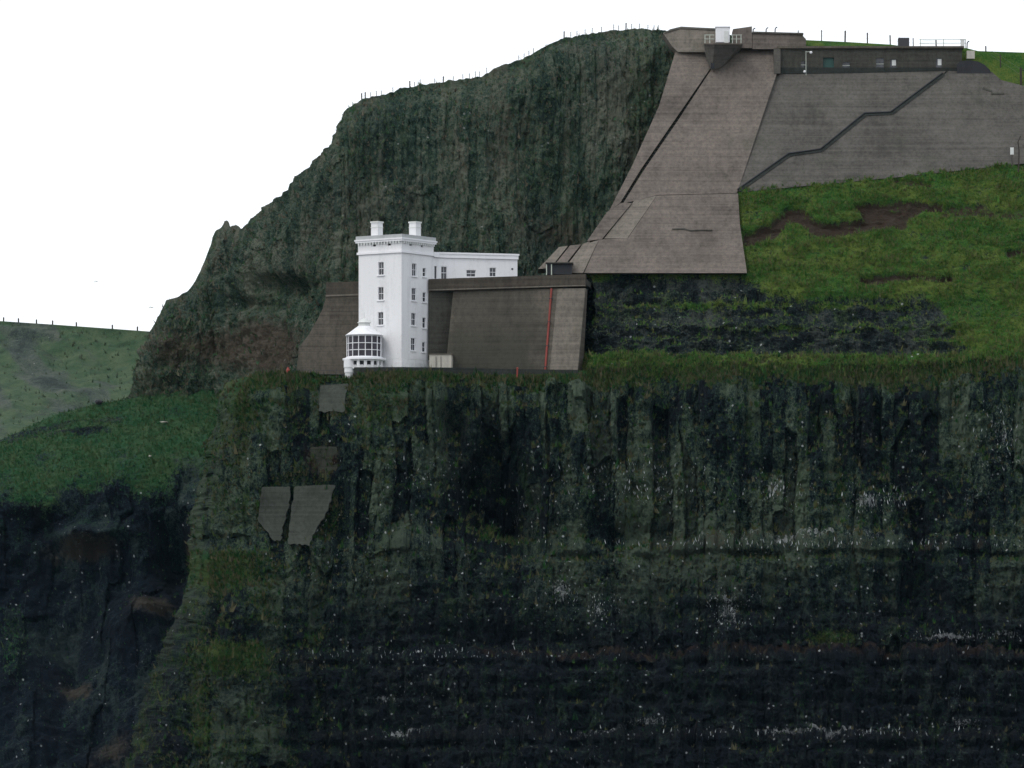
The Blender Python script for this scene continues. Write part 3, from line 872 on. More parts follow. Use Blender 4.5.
# head works on the rim
hw = empty('head_wall', V(690, 50, 939), 'rounded concrete head wall at the top left of the concrete slope', 'wall')
PH = Plane((664, 50, 938.5), (715, 50, 937.4), (690, 28, 938.9))
slab('wall', [(663, 33), (670, 29.5), (681, 27), (700, 28), (722, 29), (722, 52), (678, 52), (672, 46)], PH, 6, M['concrete_light'], hw)
bm = bmesh.new()
add_slab(bm, [(664, 33.3), (670, 29.2), (681, 26.5), (700, 27.5), (722, 28.5), (722, 30.2), (700, 29.4), (681, 28.4), (671, 31)], PH, 6.2, .15)
obj('coping', bm, M['concrete_dark'], hw)
pr = empty('winch_pier', V(722, 66, 936), 'tapered concrete pier carrying the white box on the rim', 'pier')
T = [V(704, 44.5, 935.2), V(714.5, 44.5, 933.6), V(741, 44.5, 934.4), V(742, 44.5, 940), V(704, 44.5, 940)]
B = [V(706, 60, 936.6), V(712, 70, 935.6), V(722, 67, 936), V(742, 50, 940), V(706, 50, 940)]
bm = bmesh.new()
add_hull(bm, T, B)
obj('pier_block', bm, M['concrete_dark'], pr)
bm = bmesh.new()
add_hull(bm, [V(703.5, 43.2, 935), V(714.5, 43.2, 933.3), V(742, 43.2, 934.2), V(743, 43.2, 940), V(703.5, 43.2, 940)],
         [V(703.5, 44.4, 935), V(714.5, 44.4, 933.3), V(742, 44.4, 934.2), V(743, 44.4, 940), V(703.5, 44.4, 940)])
obj('pier_cap', bm, M['concrete'], pr)
bm = bmesh.new()
add_box(bm, V(712.5, 68, 935.3), .5, .4, .7)
obj('drain_opening', bm, M['dark'], pr)
wc = empty('winch_cabin', V(722.5, 43, 936), 'plain white box cabin standing on the concrete pier at the rim', 'cabin')
bm = bmesh.new()
add_box(bm, V(722.6, 43.1, 935.6), 2.0, 1.8, 2.15)
bmesh.ops.bevel(bm, geom=bm.edges[:], offset=.06, segments=2, affect='EDGES')
obj('cabin_body', bm, M['white'], wc)
bm = bmesh.new()
add_box(bm, V(722.6, 28.0, 935.6), 2.16, 1.96, .14)
obj('cabin_roof', bm, M['white_trim'], wc)
bm = bmesh.new()
add_box(bm, V(726.3, 42.8, 934.68), .62, .05, 1.7)
obj('door', bm, M['lead'], wc)
rl = empty('guard_rail', V(722, 43, 934), 'pale guard rail around the white cabin on the pier', 'railing')
for xx, yy in ((705, 935.0), (709.8, 934.3), (732.5, 934.0), (736.5, 934.1), (741, 934.3)):
    bm = bmesh.new()
    add_bar(bm, V(xx, 43.4, yy), V(xx, 34.6, yy), .06)
    obj('post', bm, M['rail'], rl)
for zz in (35, 39):
    for a, b in ((V(704.6, zz, 935.0), V(714.3, zz, 933.6)), (V(731, zz, 933.9), V(742, zz, 934.3))):
        bm = bmesh.new()
        add_bar(bm, a, b, .045)
        obj('rail', bm, M['rail'], rl)

# parapet block right of the cabin and the long low building
pb = empty('parapet_wall', V(770, 46, 938), 'stepped brown parapet wall on the skyline right of the white cabin', 'wall')
PP = Plane((735, 48, 937.6), (803, 48, 938.2), (770, 30, 938.2))
slab('high_section', [(733, 29), (752, 26.3), (752, 48), (733, 48)], PP, 5, M['concrete'], pb)
slab('low_section', [(752.4, 32), (803, 33.3), (803, 36), (806, 39), (806, 49), (752.4, 49)], PP, 5, M['concrete'], pb, -.1)
slab('coping', [(752.4, 31.4), (803.5, 32.8), (803.5, 34.4), (752.4, 33)], PP, 5.3, M['concrete_dark'], pb, .15)


def gooseneck(px, py0, py1, Y, label):
    bm = bmesh.new()
    h_ = (py0 - py1) * Y / F
    b_ = V(px - 1, py0 + .8, Y)
    pts = [b_, b_ + Vector((.02, 0, h_ * .62))]
    for k in range(1, 7):
        t = k / 6 * 1.5
        pts.append(b_ + Vector((.02 + .34 * (1 - math.cos(t)), 0, h_ * .62 + h_ * .4 * math.sin(t))))
    for p_, q_ in zip(pts[:-1], pts[1:]):
        add_bar(bm, p_, q_, .085)
    tag(obj('vent_pipe', bm, M['iron']), label, 'vent pipe', 'curved vent pipes on the rim')


gooseneck(754, 32.2, 27.5, 939.5, 'short curved vent pipe against the taller parapet block on the skyline')
gooseneck(767, 32.8, 27, 939.5, 'middle one of three curved dark vent pipes on the parapet')
gooseneck(776, 33, 26.5, 939.5, 'tallest curved vent pipe, rightmost of the three on the parapet')
gooseneck(968, 47.5, 40.5, 941, 'lone curved dark vent pipe at the right end of the long building roof')

lb = empty('rim_building', V(875, 72, 938), 'long low flat-roofed concrete building recessed below the skyline fence', 'building')
L0, L1 = V(779, 73.5, 937.2), V(962, 73.5, 937.8)
uB = (L1 - L0).normalized()
nB = Vector((uB.y, -uB.x, 0))
wB = (L1 - L0).length
hB = (73.5 - 48.5) * 937.5 / F
pxm = lambda px: (px - 779) / (962 - 779) * wB
pym = lambda py: (73.5 - py) * 937.5 / F
wins = [(801, 61, 806, 69, 'g'), (823, 57.5, 834, 72.6, 'd'), (842.5, 62, 850, 69, 'g'), (876, 58, 884, 70, 'g'), (890, 59, 896.5, 68, 'w'), (936, 58, 942, 68, 'w')]
holes = [(pxm(a), pym(d_), pxm(c_), pym(b)) for a, b, c_, d_, k in wins]
bm = bmesh.new()
add_facade(bm, L0, uB, nB, wB, hB, holes, .35)
for (o_, u_, n_, w_) in ((L1, -nB, uB, 4.0), (L0 - nB * 4, nB, -uB, 4.0)):
    add_facade(bm, o_, u_, n_, w_, hB, [], .1)
obj('wall', bm, M['concrete_mossy'], lb)
bm = bmesh.new()
add_box(bm, (L0 + L1) / 2 - nB * 1.9 + Vector((0, 0, hB)), wB + .5, 4.5, .32, uB)
obj('roof', bm, M['wall'], lb)
for (a, b, c_, d_, k), h_ in zip(wins, holes):
    o_ = L0 + uB * h_[0] + Vector((0, 0, h_[1])) - nB * .3
    w_, hh = h_[2] - h_[0], h_[3] - h_[1]
    bm = bmesh.new()
    add_box(bm, o_ + uB * w_ / 2, w_, .06, hh, uB)
    if k == 'd':
        obj('door', bm, M['teal'], lb)
    else:
        q = obj('window', bm, M['glass'], lb)
        bm = bmesh.new()
        if k == 'w':
            add_box(bm, o_ + uB * w_ * .62 + nB * .06 + Vector((0, 0, hh * .3)), w_ * .62, .04, hh * .62, uB)
            obj('blind', bm, M['lead'], q)
        else:
            add_box(bm, o_ + uB * w_ / 2 + nB * .06 + Vector((0, 0, hh * .5)), w_, .05, .07, uB)
            obj('glazing_bar', bm, M['rail'], q)
bm = bmesh.new()
add_box(bm, V(777, 74, 936.9), .95, 1.4, 3.6)
obj('end_pier', bm, M['concrete_dark'], lb)
bm = bmesh.new()
add_box(bm, V(970.5, 59, 938.2), 1.15, 1.2, 1.15)
obj('end_pier', bm, M['cream'], lb)
bm = bmesh.new()
add_box(bm, (L0 + L1) / 2 + nB * .03, wB - .3, .12, hB * .24, uB)
obj('wall_base', bm, M['gutter'], lb)
lp = empty('lamp_post', V(806, 75, 936.5), 'thin lamp post with two white globes before the long building', 'lamp post')
bm = bmesh.new()
add_bar(bm, V(806, 75, 936.4), V(806, 51, 936.4), .05)
add_bar(bm, V(806, 52, 936.4), V(811, 51.5, 936.4), .04)
obj('pole', bm, M['rail'], lp)
for xx, yy in ((811, 52.5), (804.6, 71.6)):
    bm = bmesh.new()
    bmesh.ops.create_uvsphere(bm, u_segments=12, v_segments=8, radius=.2, matrix=Matrix.Translation(V(xx, yy, 936.3)))
    obj('globe', bm, M['white'], lp, True)
bm = bmesh.new()
prf = [(957, 75), (957, 64), (961, 61), (970, 60), (978, 61.5), (985, 65), (990, 70), (992, 76)]
add_hull(bm, [V(a, b, 937.2) for a, b in prf], [V(a, b, 941.5) for a, b in prf])
tag(obj('nissen_shelter', bm, M['dark']), 'dark rounded shelter at the right end of the long low building', 'shelter')
bm = bmesh.new()
add_box(bm, V(903.5, 47.5, 942), 1.6, 1.5, 1.35)
bmesh.ops.bevel(bm, geom=bm.edges[:], offset=.05, segments=1, affect='EDGES')
tag(obj('roof_tank', bm, M['iron']), 'square dark tank standing above the long building on the skyline', 'tank')
bm = bmesh.new()
add_box(bm, V(962.5, 47.5, 941.2), .55, .5, 1.1)
add_box(bm, V(962.5, 39.9, 941.2), .7, .6, .1)
tag(obj('meter_cabinet', bm, M['lead']), 'small pale cabinet at the right end of the roof railing', 'cabinet')
hr = empty('hand_rail', V(943, 47, 941), 'two-bar railing along the right part of the long building roof', 'railing')
for xx in (920.5, 943.5, 965.5):
    bm = bmesh.new()
    add_bar(bm, V(xx, 48, 941.5), V(xx, 39, 941.5), .05)
    obj('post', bm, M['rail'], hr)
for yy in (39.6, 43):
    bm = bmesh.new()
    add_bar(bm, V(919.5, yy + .1, 941.5), V(966, yy + .1, 941.5), .045)
    obj('rail', bm, M['rail'], hr)


sg = empty('warning_sign', V(1012, 163, 924.5), 'small pale sign on a short post at the right foot of the revetment', 'sign')
bm = bmesh.new()
add_bar(bm, V(1012, 168, 924.3), V(1012, 147, 924.3), .05)
obj('post', bm, M['post'], sg)
bm = bmesh.new()
add_box(bm, V(1012, 154.5, 924.2), .5, .05, 1.0)
obj('sign_board', bm, M['lead'], sg)
bm = bmesh.new()
add_bar(bm, V(1018.5, 172, 923.6), V(1019, 150, 923.8), .1)
add_bar(bm, V(1019, 150, 923.8), V(1018, 142, 923.7), .09)
add_bar(bm, V(1018, 142, 923.7), V(1020.5, 136, 923.8), .07)
tag(obj('crooked_post', bm, M['post']), 'crooked dark post on the grass edge right of the pale sign', 'post')
# ------------------------------------------------------------------ fences
def fence(name, label, spots, wire=True, mat=None):
    """spots: (base point, height, radius)"""
    o = empty(name, spots[len(spots) // 2][0], label, 'fence', 'post and wire fences')
    tops = []
    for p, h_, r_ in spots:
        bm = bmesh.new()
        p = Vector(p)
        lean = Vector((random.uniform(-.06, .06), random.uniform(-.05, .05), 0))
        add_bar(bm, p - Vector((0, 0, .4)), p + lean + Vector((0, 0, h_)), r_, 7)
        obj('post', bm, mat or M['post'], o)
        tops.append(p + lean + Vector((0, 0, h_)))
    if wire:
        for k in (.12, .5):
            bm = bmesh.new()
            for (a, ha, _), (b, hb, _) in zip(zip(tops, [s[1] for s in spots], spots), zip(tops[1:], [s[1] for s in spots[1:]], spots[1:])):
                add_bar(bm, a - Vector((0, 0, ha * k)), b - Vector((0, 0, hb * k)), .012, 4)
            obj('wire', bm, M['wire'], o)
    return o


def on_crest(C, px, dy=1.0):
    q = CX + C[:, 0] * F / C[:, 1]
    o = np.argsort(q)
    Y = np.interp(px, q[o], C[o, 1])
    z = np.interp(px, q[o], C[o, 2])
    return Vector(((px - CX) * Y / F, Y + dy, z))


cr = [(361.6, 1.0), (365, 1.0), (370.5, .8), (376.5, .85), (381.5, .75), (393, .85), (409.7, 1.05), (414.7, .8), (420, .8), (434.6, .8), (443, 1.0), (453, .7), (463, .85), (469.5, .85), (475.5, .95), (479.5, .9),
      (486.7, .95)]
fence('ridge_fence', 'post and wire fence along the lower left skyline of the upper cliff', [(on_crest(crestP, a), h_, .09 if h_ >= 1 else .045) for a, h_ in cr])
cr = [(519, .8), (524, .8), (529, .85), (533.5, .8), (564, 1.1), (571, .95), (577, .85), (585, .9), (592, .85), (601.6, .9), (614, .95), (619, .85), (626, 1.1), (631.5, .9), (639.5, .85), (648, .8), (654, .8), (658.7, .8)]
fence('ridge_fence', 'post and wire fence along the highest skyline left of the white cabin', [(on_crest(crestP, a), h_, .09 if h_ >= 1.1 else .045) for a, h_ in cr])
fence('ridge_fence', 'fence of tall widely spaced posts above the long low building', [(on_crest(crestC, a, 1.5), h_, r_) for a, h_, r_ in
      ((799, 1.65, .07), (822, 1.75, .075), (845.5, 1.8, .12), (868, 1.7, .1), (891, 1.55, .1), (914, 1.5, .07), (937, 1.25, .1))])
fence('ridge_fence', 'last few posts beside the grassy rim at the right edge', [(V(986, 58, 940.5), 1.75, .1), (V(1000.5, 68, 938.8), 2.0, .08), (V(1021, 82, 936.6), 2.1, .16), (V(1046, 84, 936.6), 1.9, .1)])
fence('ridge_fence', 'sparse distant fence posts on the skyline of the far hill', [(on_crest(crestH, a, 2), 1.3, .22) for a in (3, 18, 36, 52, 76, 112, 137)], wire=False)

# ------------------------------------------------------------------ the lighthouse
A0 = R(35.5)
uL, uR = Vector((-math.cos(A0), math.sin(A0), 0)), Vector((math.sin(A0), math.cos(A0), 0))
nL, nR = -uR, -uL                               # outward normals of the left and right faces
YC0 = 903.5
z0 = ZZ(371, YC0)
C0 = Vector(((401.5 - CX) * YC0 / F, YC0, z0))
SIDE = 7.46
S = YC0 / F
zt = ZZ(252.5, YC0)                              # top of the shaft
H_ = zt - z0
lh = empty('lighthouse', C0 + (uL + uR) * SIDE / 2, 'white square lighthouse tower with glazed lantern at its foot and a low side wing', 'lighthouse')


def window(o, u, n, w, h, depth=.16, bars=2, sill=True):
    """sash window in the opening whose lower left corner is o"""
    bm = bmesh.new()
    c = o - n * depth
    f = .055
    for a in (f / 2, w - f / 2):
        add_box(bm, c + u * a, f, .08, h, u)
    for b in (0, h - f):
        add_box(bm, c + u * w / 2 + Vector((0, 0, b)) + n * .002, w - 2 * f, .08, f, u)
    add_box(bm, c + u * w / 2 + Vector((0, 0, h / 2 - .035)) + n * .012, w - 2 * f, .08, .06, u)
    for k in range(1, bars):
        add_box(bm, c + u * w * k / bars + n * .006, .028, .05, h, u)
    fr = obj('window', bm, M['white_trim'], lh)
    bm = bmesh.new()
    add_box(bm, c + u * w / 2 - n * .05, w, .03, h, u)
    obj('pane', bm, M['glass'], fr)
    if sill:
        bm = bmesh.new()
        add_box(bm, o + u * w / 2 - Vector((0, 0, .16)) + n * .06, w + .34, .2, .15, u)
        obj('sill', bm, M['white_trim'], fr)


def face_holes(u, rows, sgn):
    """rows of (px centre, py top, py bottom, width m) -> openings on a face starting at C0 along u"""
    out = []
    for pc, a, b, w in rows:
        k = abs(u.x / S)
        uu = abs(pc - 401.5) / k
        Y = YC0 + u.y * uu
        out.append((uu - w / 2, ZZ(b, Y) - z0, uu + w / 2, ZZ(a, Y) - z0))
    return out


rowsL = [(380.6, 262, 275, .95), (380.4, 287, 300, .95), (380.2, 312, 325, .95)]
rowsR = [(414, 263.5, 276, 1.05), (413.7, 288, 300.5, 1.05), (413.4, 313, 325.5, 1.05), (413, 338, 350.5, 1.05), (424, 268, 276.5, .8), (424, 292.5, 302, .8), (423.8, 317.5, 328, .8), (423.5, 342, 352, .8),
         (413, 362.5, 367, 1.1)]
WL = 8.55                                        # right face runs on a little to the wing
hl, hrr = face_holes(uL, rowsL, -1), face_holes(uR, rowsR, 1)
bm = bmesh.new()
flipL = lambda hs: hs
add_facade(bm, C0, uL, nL, SIDE, H_, hl, .24)
add_facade(bm, C0, uR, nR, SIDE, H_, hrr, .24)
Ck = C0 + uR * SIDE
add_facade(bm, Ck, uL, uR, SIDE, H_, [], .1)
add_facade(bm, C0 + uL * SIDE, uR, uL, SIDE, H_, [], .1)
obj('wall', bm, M['white'], lh)
for h4 in hl:
    window(C0 + uL * h4[0] + Vector((0, 0, h4[1])), uL, nL, h4[2] - h4[0], h4[3] - h4[1])
for h4, q in zip(hrr, rowsR):
    window(C0 + uR * h4[0] + Vector((0, 0, h4[1])), uR, nR, h4[2] - h4[0], h4[3] - h4[1], bars=2 if q[3] > 1 else 1, sill=q[1] < 360)
ctr = C0 + (uL + uR) * SIDE / 2


def band(name, za, zb, proud, mat, taper=1.0):
    bm = bmesh.new()
    add_box(bm, Vector((ctr.x, ctr.y, za)), SIDE + 2 * proud, SIDE + 2 * proud, zb - za, uL, taper)
    return obj(name, bm, mat, lh)


zz = lambda py: ZZ(py, YC0)
band('plinth', z0 - .3, zz(361), .1, M['white_trim'])
band('string_course', zz(252.5), zz(250.2), .20, M['white_trim'])
# frieze with its row of small vents
fz0, fz1 = zz(250.2), zz(240.8)
bm = bmesh.new()
vh = lambda c: (c - .28, .75, c + .28, 1.1)
for o_, u_, n_, cc in ((C0 + nL * .06 + nR * .06, uL, nL, (2.15, 4.75)), (C0 + nR * .06 + nL * .06, uR, nR, (2.15, 4.85))):
    add_facade(bm, Vector((o_.x, o_.y, fz0)), u_, n_, SIDE + .12, fz1 - fz0, [vh(c) for c in cc], .3)
o_ = Ck + nL * .06 + uR * .06
add_facade(bm, Vector((o_.x, o_.y, fz0)), uL, uR, SIDE + .12, fz1 - fz0, [], .1)
o_ = C0 + uL * (SIDE + .06) + nL * .06
add_facade(bm, Vector((o_.x, o_.y, fz0)), uR, uL, SIDE + .12, fz1 - fz0, [], .1)
obj('frieze', bm, M['white'], lh)
for u_, n_, cc in ((uL, nL, (2.15, 4.75)), (uR, nR, (2.15, 4.85))):
    for c in cc:
        bm = bmesh.new()
        q = C0 + u_ * (c - .06) - n_ * .22
        add_box(bm, Vector((q.x, q.y, fz0 + .72)), .62, .06, .42, u_)
        obj('vent', bm, M['dark'], lh)
for u_, n_, base in ((uL, nL, C0), (uR, nR, C0)):
    bm = bmesh.new()
    for k in range(15):
        q = base + u_ * (.2 + k * (SIDE - .4) / 14) + n_ * .2
        add_box(bm, Vector((q.x, q.y, zz(243.2))), .17, .3, zz(240.8) - zz(243.2), u_)
    obj('bracket_course', bm, M['lead'], lh)

band('cornice', zz(240.8), zz(239), .34, M['white_trim'])
band('cornice', zz(239) + .003, zz(237.6), .44, M['white_trim'])
band('parapet', zz(237.6) + .003, zz(234.0), .3, M['parapet'])
for a, b in ((5.2, 1.25), (1.05, 4.6)):
    q = C0 + uL * a + uR * b
    bm = bmesh.new()
    add_box(bm, Vector((q.x, q.y, zz(238))), 1.2, 1.2, zz(219.6) - zz(238), uL, .97)
    ch = obj('chimney', bm, M['white'], lh)
    bm = bmesh.new()
    add_box(bm, Vector((q.x, q.y, zz(220.6))), 1.36, 1.36, .22, uL)
    add_box(bm, Vector((q.x, q.y, zz(225.6))), 1.27, 1.27, .12, uL)
    obj('chimney_cap', bm, M['lead'], ch)

# wing
W0 = C0 + uR * WL
uW = Vector((math.cos(R(16)), math.sin(R(16)), 0))
nW = Vector((uW.y, -uW.x, 0))
YW = W0.y
zw0, zw1 = ZZ(281, YW), ZZ(253.2, YW)
LW = (516.6 - 437) * (YW + 1.6) / F / uW.x
hW = zw1 - zw0
W0b = Vector((W0.x, W0.y, zw0))


def wing_hole(pc, a, b, w):
    u_ = (pc - 437) / (516.6 - 437) * LW
    Y = YW + uW.y * u_
    return (u_ - w / 2, ZZ(b, Y) - zw0, u_ + w / 2, ZZ(a, Y) - zw0)


hw_ = [wing_hole(443.3, 266.5, 279, .85), wing_hole(470.3, 270, 276.8, 1.35), wing_hole(492, 267.6, 276.6, .95)]
bm = bmesh.new()
add_facade(bm, W0b, uW, nW, LW, hW, hw_, .2)
e_ = W0b + uW * LW
add_facade(bm, e_, -nW, uW, 6.0, hW, [], .1)
add_facade(bm, e_ - nW * 6, -uW, -nW, LW + 3, hW, [], .1)
dq = Ck + Vector((0, 0, zw0 - z0))
add_facade(bm, dq, uR, nR, WL - SIDE, hW, [(.32, .3, .85, 2.05)], .2)
obj('wing_wall', bm, M['white'], lh)
for h4 in hw_:
    window(W0b + uW * h4[0] + Vector((0, 0, h4[1])), uW, nW, h4[2] - h4[0], h4[3] - h4[1], sill=False)
bm = bmesh.new()
add_box(bm, dq + uR * .585 - nR * .14 + Vector((0, 0, .3)), .53, .05, 1.75, uR)
obj('door', bm, M['iron'], lh)
bm = bmesh.new()
add_bar(bm, W0b + uW * (LW * .935) + nW * .04 + Vector((0, 0, ZZ(267.3, YW) - zw0)), W0b + uW * (LW * .935) - nW * .04 + Vector((0, 0, ZZ(267.3, YW) - zw0)), .15, 10)
obj('vent', bm, M['iron'], lh)
bm = bmesh.new()
zb_ = zw1
fp = [W0b + nW * .2 - uW * .1, e_ + nW * .2 + uW * .1, e_ - nW * 6.2 + uW * .1, W0b - nW * 6.2 - uW * 2]
for za, zc, k in ((zb_ - .62, zb_ - .1, 0), (zb_ - .1, zb_ + .14, .1)):
    g_ = [fp[0] + nW * k, fp[1] + (nW + uW) * k, fp[2] + uW * k, fp[3]]
    add_hull(bm, [Vector((p.x, p.y, za + (.003 if k else 0))) for p in g_], [Vector((p.x, p.y, zc)) for p in g_])
q0, q1 = Ck + nR * .28, W0 + nR * .28
add_hull(bm, [Vector((p.x, p.y, zb_ - .6)) for p in (q0, q1, W0 - nR * 1, Ck - nR * 1)], [Vector((p.x, p.y, zb_ + .1)) for p in (q0, q1, W0 - nR * 1, Ck - nR * 1)])
obj('wing_parapet', bm, M['white_trim'], lh)

# lantern at the tower's foot
YLn = 904.3
lc = V(364.2, 367, YLn)
pz = lambda py: ZZ(py, YLn)
sL = YLn / F
lt = obj('lantern', (lambda b: (add_lathe(b, lc, [(2.98, pz(360.6)), (3.02, pz(360.2)), (3.02, pz(358.6)), (2.6, pz(358.5)), (2.6, pz(357.6)), (2.44, pz(357.5))], 32), b)[1])(bmesh.new()), M['white_trim'], lh)
NS = 16
ph = R(-90 + 5)
bm = bmesh.new()
add_lathe(bm, lc, [(2.33, pz(357.6)), (2.33, pz(336))], NS, ph)
obj('glazing', bm, M['lglass'], lt)
bm = bmesh.new()
cn = lambda k, r, z: Vector((lc.x + r * math.cos(ph + 2 * math.pi * k / NS), lc.y + r * math.sin(ph + 2 * math.pi * k / NS), z))
for k in range(NS):
    add_bar(bm, cn(k, 2.42, pz(357.6)), cn(k, 2.42, pz(336)), .062, 6)
    for yy in (357.2, 350.6, 343.8, 336.6):
        add_bar(bm, cn(k, 2.42, pz(yy)), cn(k + 1, 2.42, pz(yy)), .052, 6)
obj('glazing_bars', bm, M['white_trim'], lt)
bm = bmesh.new()
add_lathe(bm, lc, [(2.62, pz(336)), (2.66, pz(335.2)), (2.5, pz(334.6)), (1.9, pz(331.6)), (1.35, pz(328.6)), (.98, pz(326.8)), (.9, pz(326.2))], 32)
obj('lantern_roof', bm, M['white'], lt, False)
bm = bmesh.new()
add_lathe(bm, lc, [(.8, pz(326.2)), (.8, pz(323.2)), (.95, pz(323)), (.95, pz(322.4)), (.72, pz(321.4)), (.45, pz(319.6)), (.12, pz(318.6)), (.05, pz(318.2)), (.05, pz(312.6)), (.02, pz(312.4))], 20)
obj('roof_vent', bm, M['lead'], lt)
bm = bmesh.new()
rd = 2.66
for k in range(NS):
    a, b = cn(k, rd, pz(369.5)), cn(k + 1, rd, pz(369.5))
    u_ = (b - a).normalized()
    w_ = (b - a).length
    n_ = Vector((u_.y, -u_.x, 0))
    hh = pz(360.6) - pz(369.5)
    add_facade(bm, a, u_, n_, w_, hh, [(w_ / 2 - .3, .42, w_ / 2 + .3, 1.08)], .3)
obj('lantern_base', bm, M['white'], lt)
bm = bmesh.new()
add_lathe(bm, lc, [(2.36, pz(369.4)), (2.36, pz(360.8))], NS, ph)
obj('base_openings', bm, M['dark'], lt)
bm = bmesh.new()
for k in range(NS):
    a, b = cn(k, rd + .05, pz(366.6)), cn(k + 1, rd + .05, pz(366.6))
    m_ = (a + b) / 2
    add_box(bm, m_, .5, .16, .1, (b - a))
obj('base_sills', bm, M['white_trim'], lt)
# drum buttress dropping below the lantern on the seaward side
dc = V(349.0, 380, YLn - 1.6)
bm = bmesh.new()
add_lathe(bm, dc, [(.52, pz(379)), (.57, pz(373.6)), (.66, pz(373.4)), (.64, pz(368.6)), (.74, pz(368.4)), (.72, pz(360.8))], 20)
obj('lantern_drum', bm, M['white'], lt)
# handrail across the tower base
bm = bmesh.new()
for u_, n_, L_ in ((uL, nL, 3.6), (uR, nR, 6.6)):
    for k in range(int(L_ / 1.1) + 1):
        q = C0 + u_ * (k * 1.1) + n_ * .6
        add_bar(bm, Vector((q.x, q.y, zz(369))), Vector((q.x, q.y, zz(358.8))), .025, 5)
    p_, q_ = C0 + n_ * .6, C0 + u_ * L_ + n_ * .6
    add_bar(bm, Vector((p_.x, p_.y, zz(358.8))), Vector((q_.x, q_.y, zz(358.8))), .03, 5)
obj('hand_rail', bm, M['lead'], lh)

# ------------------------------------------------------------------ terrace walls
rw = empty('retaining_wall', V(500, 370, 903), 'tall brown concrete retaining wall with parapet right of and behind the white tower', 'wall')
qa, qb = V(447, 290, 908.3), V(585.3, 286, 905.2)
ut = (qb - qa)
ut.z = 0
ut.normalize()
nt = Vector((ut.y, -ut.x, 0))
if nt.y > 0: nt = -nt
ztop, zbot = ZZ(289.5, 907.5), ZZ(374, 905)
ta, tb = qa.copy(), qb.copy()
ta.z = tb.z = ztop
bat = 3.4
bm = bmesh.new()
F_ = [ta + Vector((.9, 0, 0)), tb, Vector((tb.x, tb.y, zbot)) + nt * bat - ut * .62, Vector((ta.x + .9, ta.y, zbot)) + nt * bat - ut * .62]
add_hull(bm, F_, [p - nt * (2.0 + (bat if i > 1 else 0)) for i, p in enumerate(F_)])
obj('battered_face', bm, M['wall'], rw)
# end return, pale
bm = bmesh.new()
F2 = [tb - ut * 3.9 + nt * .05, tb + ut * .02 + nt * .05, F_[2] + nt * .05 + ut * .02, F_[2] - ut * 3.9 + nt * .05]
add_hull(bm, F2, [p - nt * .5 for p in F2])
q = obj('pale_end_panel', bm, M['concrete_light'], rw)
q['label'] = 'paler grey panel at the right end of the wall'
# parapet follows a slightly rising line to the right
pa0, pb0 = V(428.5, 279, 908.3), V(585.3, 274, 905.2)
bm = bmesh.new()
lo = [V(428.5, 291.5, 908.3), V(585.3, 286.6, 905.2)]
add_hull(bm, [lo[0], lo[1], pb0, pa0], [p + Vector((.15, .6, 0)) for p in (lo[0], lo[1], pb0, pa0)])
obj('parapet', bm, M['wall_cope'], rw)
bm = bmesh.new()
c1, c2 = V(428.5, 290.6, 908.15), V(585.3, 285.9, 905.0)
add_hull(bm, [c1, c2, c2 + Vector((0, 0, .16)), c1 + Vector((0, 0, .16))], [p + Vector((.1, .8, 0)) for p in (c1, c2, c2 + Vector((0, 0, .16)), c1 + Vector((0, 0, .16)))])
obj('string_course', bm, M['concrete_light'], rw)
bm = bmesh.new()
l0, l1 = V(428.6, 291, 908.5), V(459, 290.5, 909.3)
F3 = [l0, l1, Vector((l1.x, l1.y, zbot)) + nt * 1.0, Vector((l0.x, l0.y, zbot)) + Vector((-.1, -.6, 0))]
add_hull(bm, F3, [p - nt * 3 for p in F3])
obj('recessed_bay', bm, M['concrete_mossy'], rw)  # darker concrete carries the shade of the recess in its colour
# left run behind the tower
PLW = Plane((320, 370, 912.3), (430, 370, 911.2), (360, 283, 913.6))
slab('left_run', [(326, 297), (432, 292), (432, 372), (296, 375), (299, 348), (309, 334), (317, 320), (323, 308)], PLW, 4, M['wall'], rw)
slab('left_parapet', [(326, 282.5), (432, 279), (432, 292), (326, 295)], PLW, 2, M['wall_cope'], rw, -.1)
slab('string_course', [(325.5, 295), (432, 291), (432, 292.6), (325.5, 296.6)], PLW, 1, M['concrete_light'], rw, .15)
# red pipe
tt = .757
pt = ta + (tb - ta) * tt + nt * .12
pbm = F_[3] + (F_[2] - F_[3]) * tt + nt * .12
bm = bmesh.new()
add_bar(bm, pt, pbm, .15, 8)
pp = obj('pipe', bm, M['red'], rw)
pp['label'] = 'red vertical pipe on the wall face'
for k in (.12, .4, .68, .93):
    c = pt.lerp(pbm, k)
    bm = bmesh.new()
    add_box(bm, c, .5, .3, .1, ut)
    obj('pipe_bracket', bm, M['iron'], pp)
# upper terrace ground behind the wall
bm = bmesh.new()
zt_ = ZZ(281.5, 910)
T = [Vector((pa0.x - 14, 915.5, zt_)), Vector((pa0.x, pa0.y + .6, zt_)), Vector((pb0.x + .2, pb0.y + .6, zt_)), Vector((pb0.x + 3, 934, zt_)), Vector((pa0.x - 14, 934, zt_))]
add_hull(bm, T, [p - Vector((0, 0, .8)) for p in T])
tag(obj('terrace_ground', bm, M['concrete_mossy']), kind='structure')
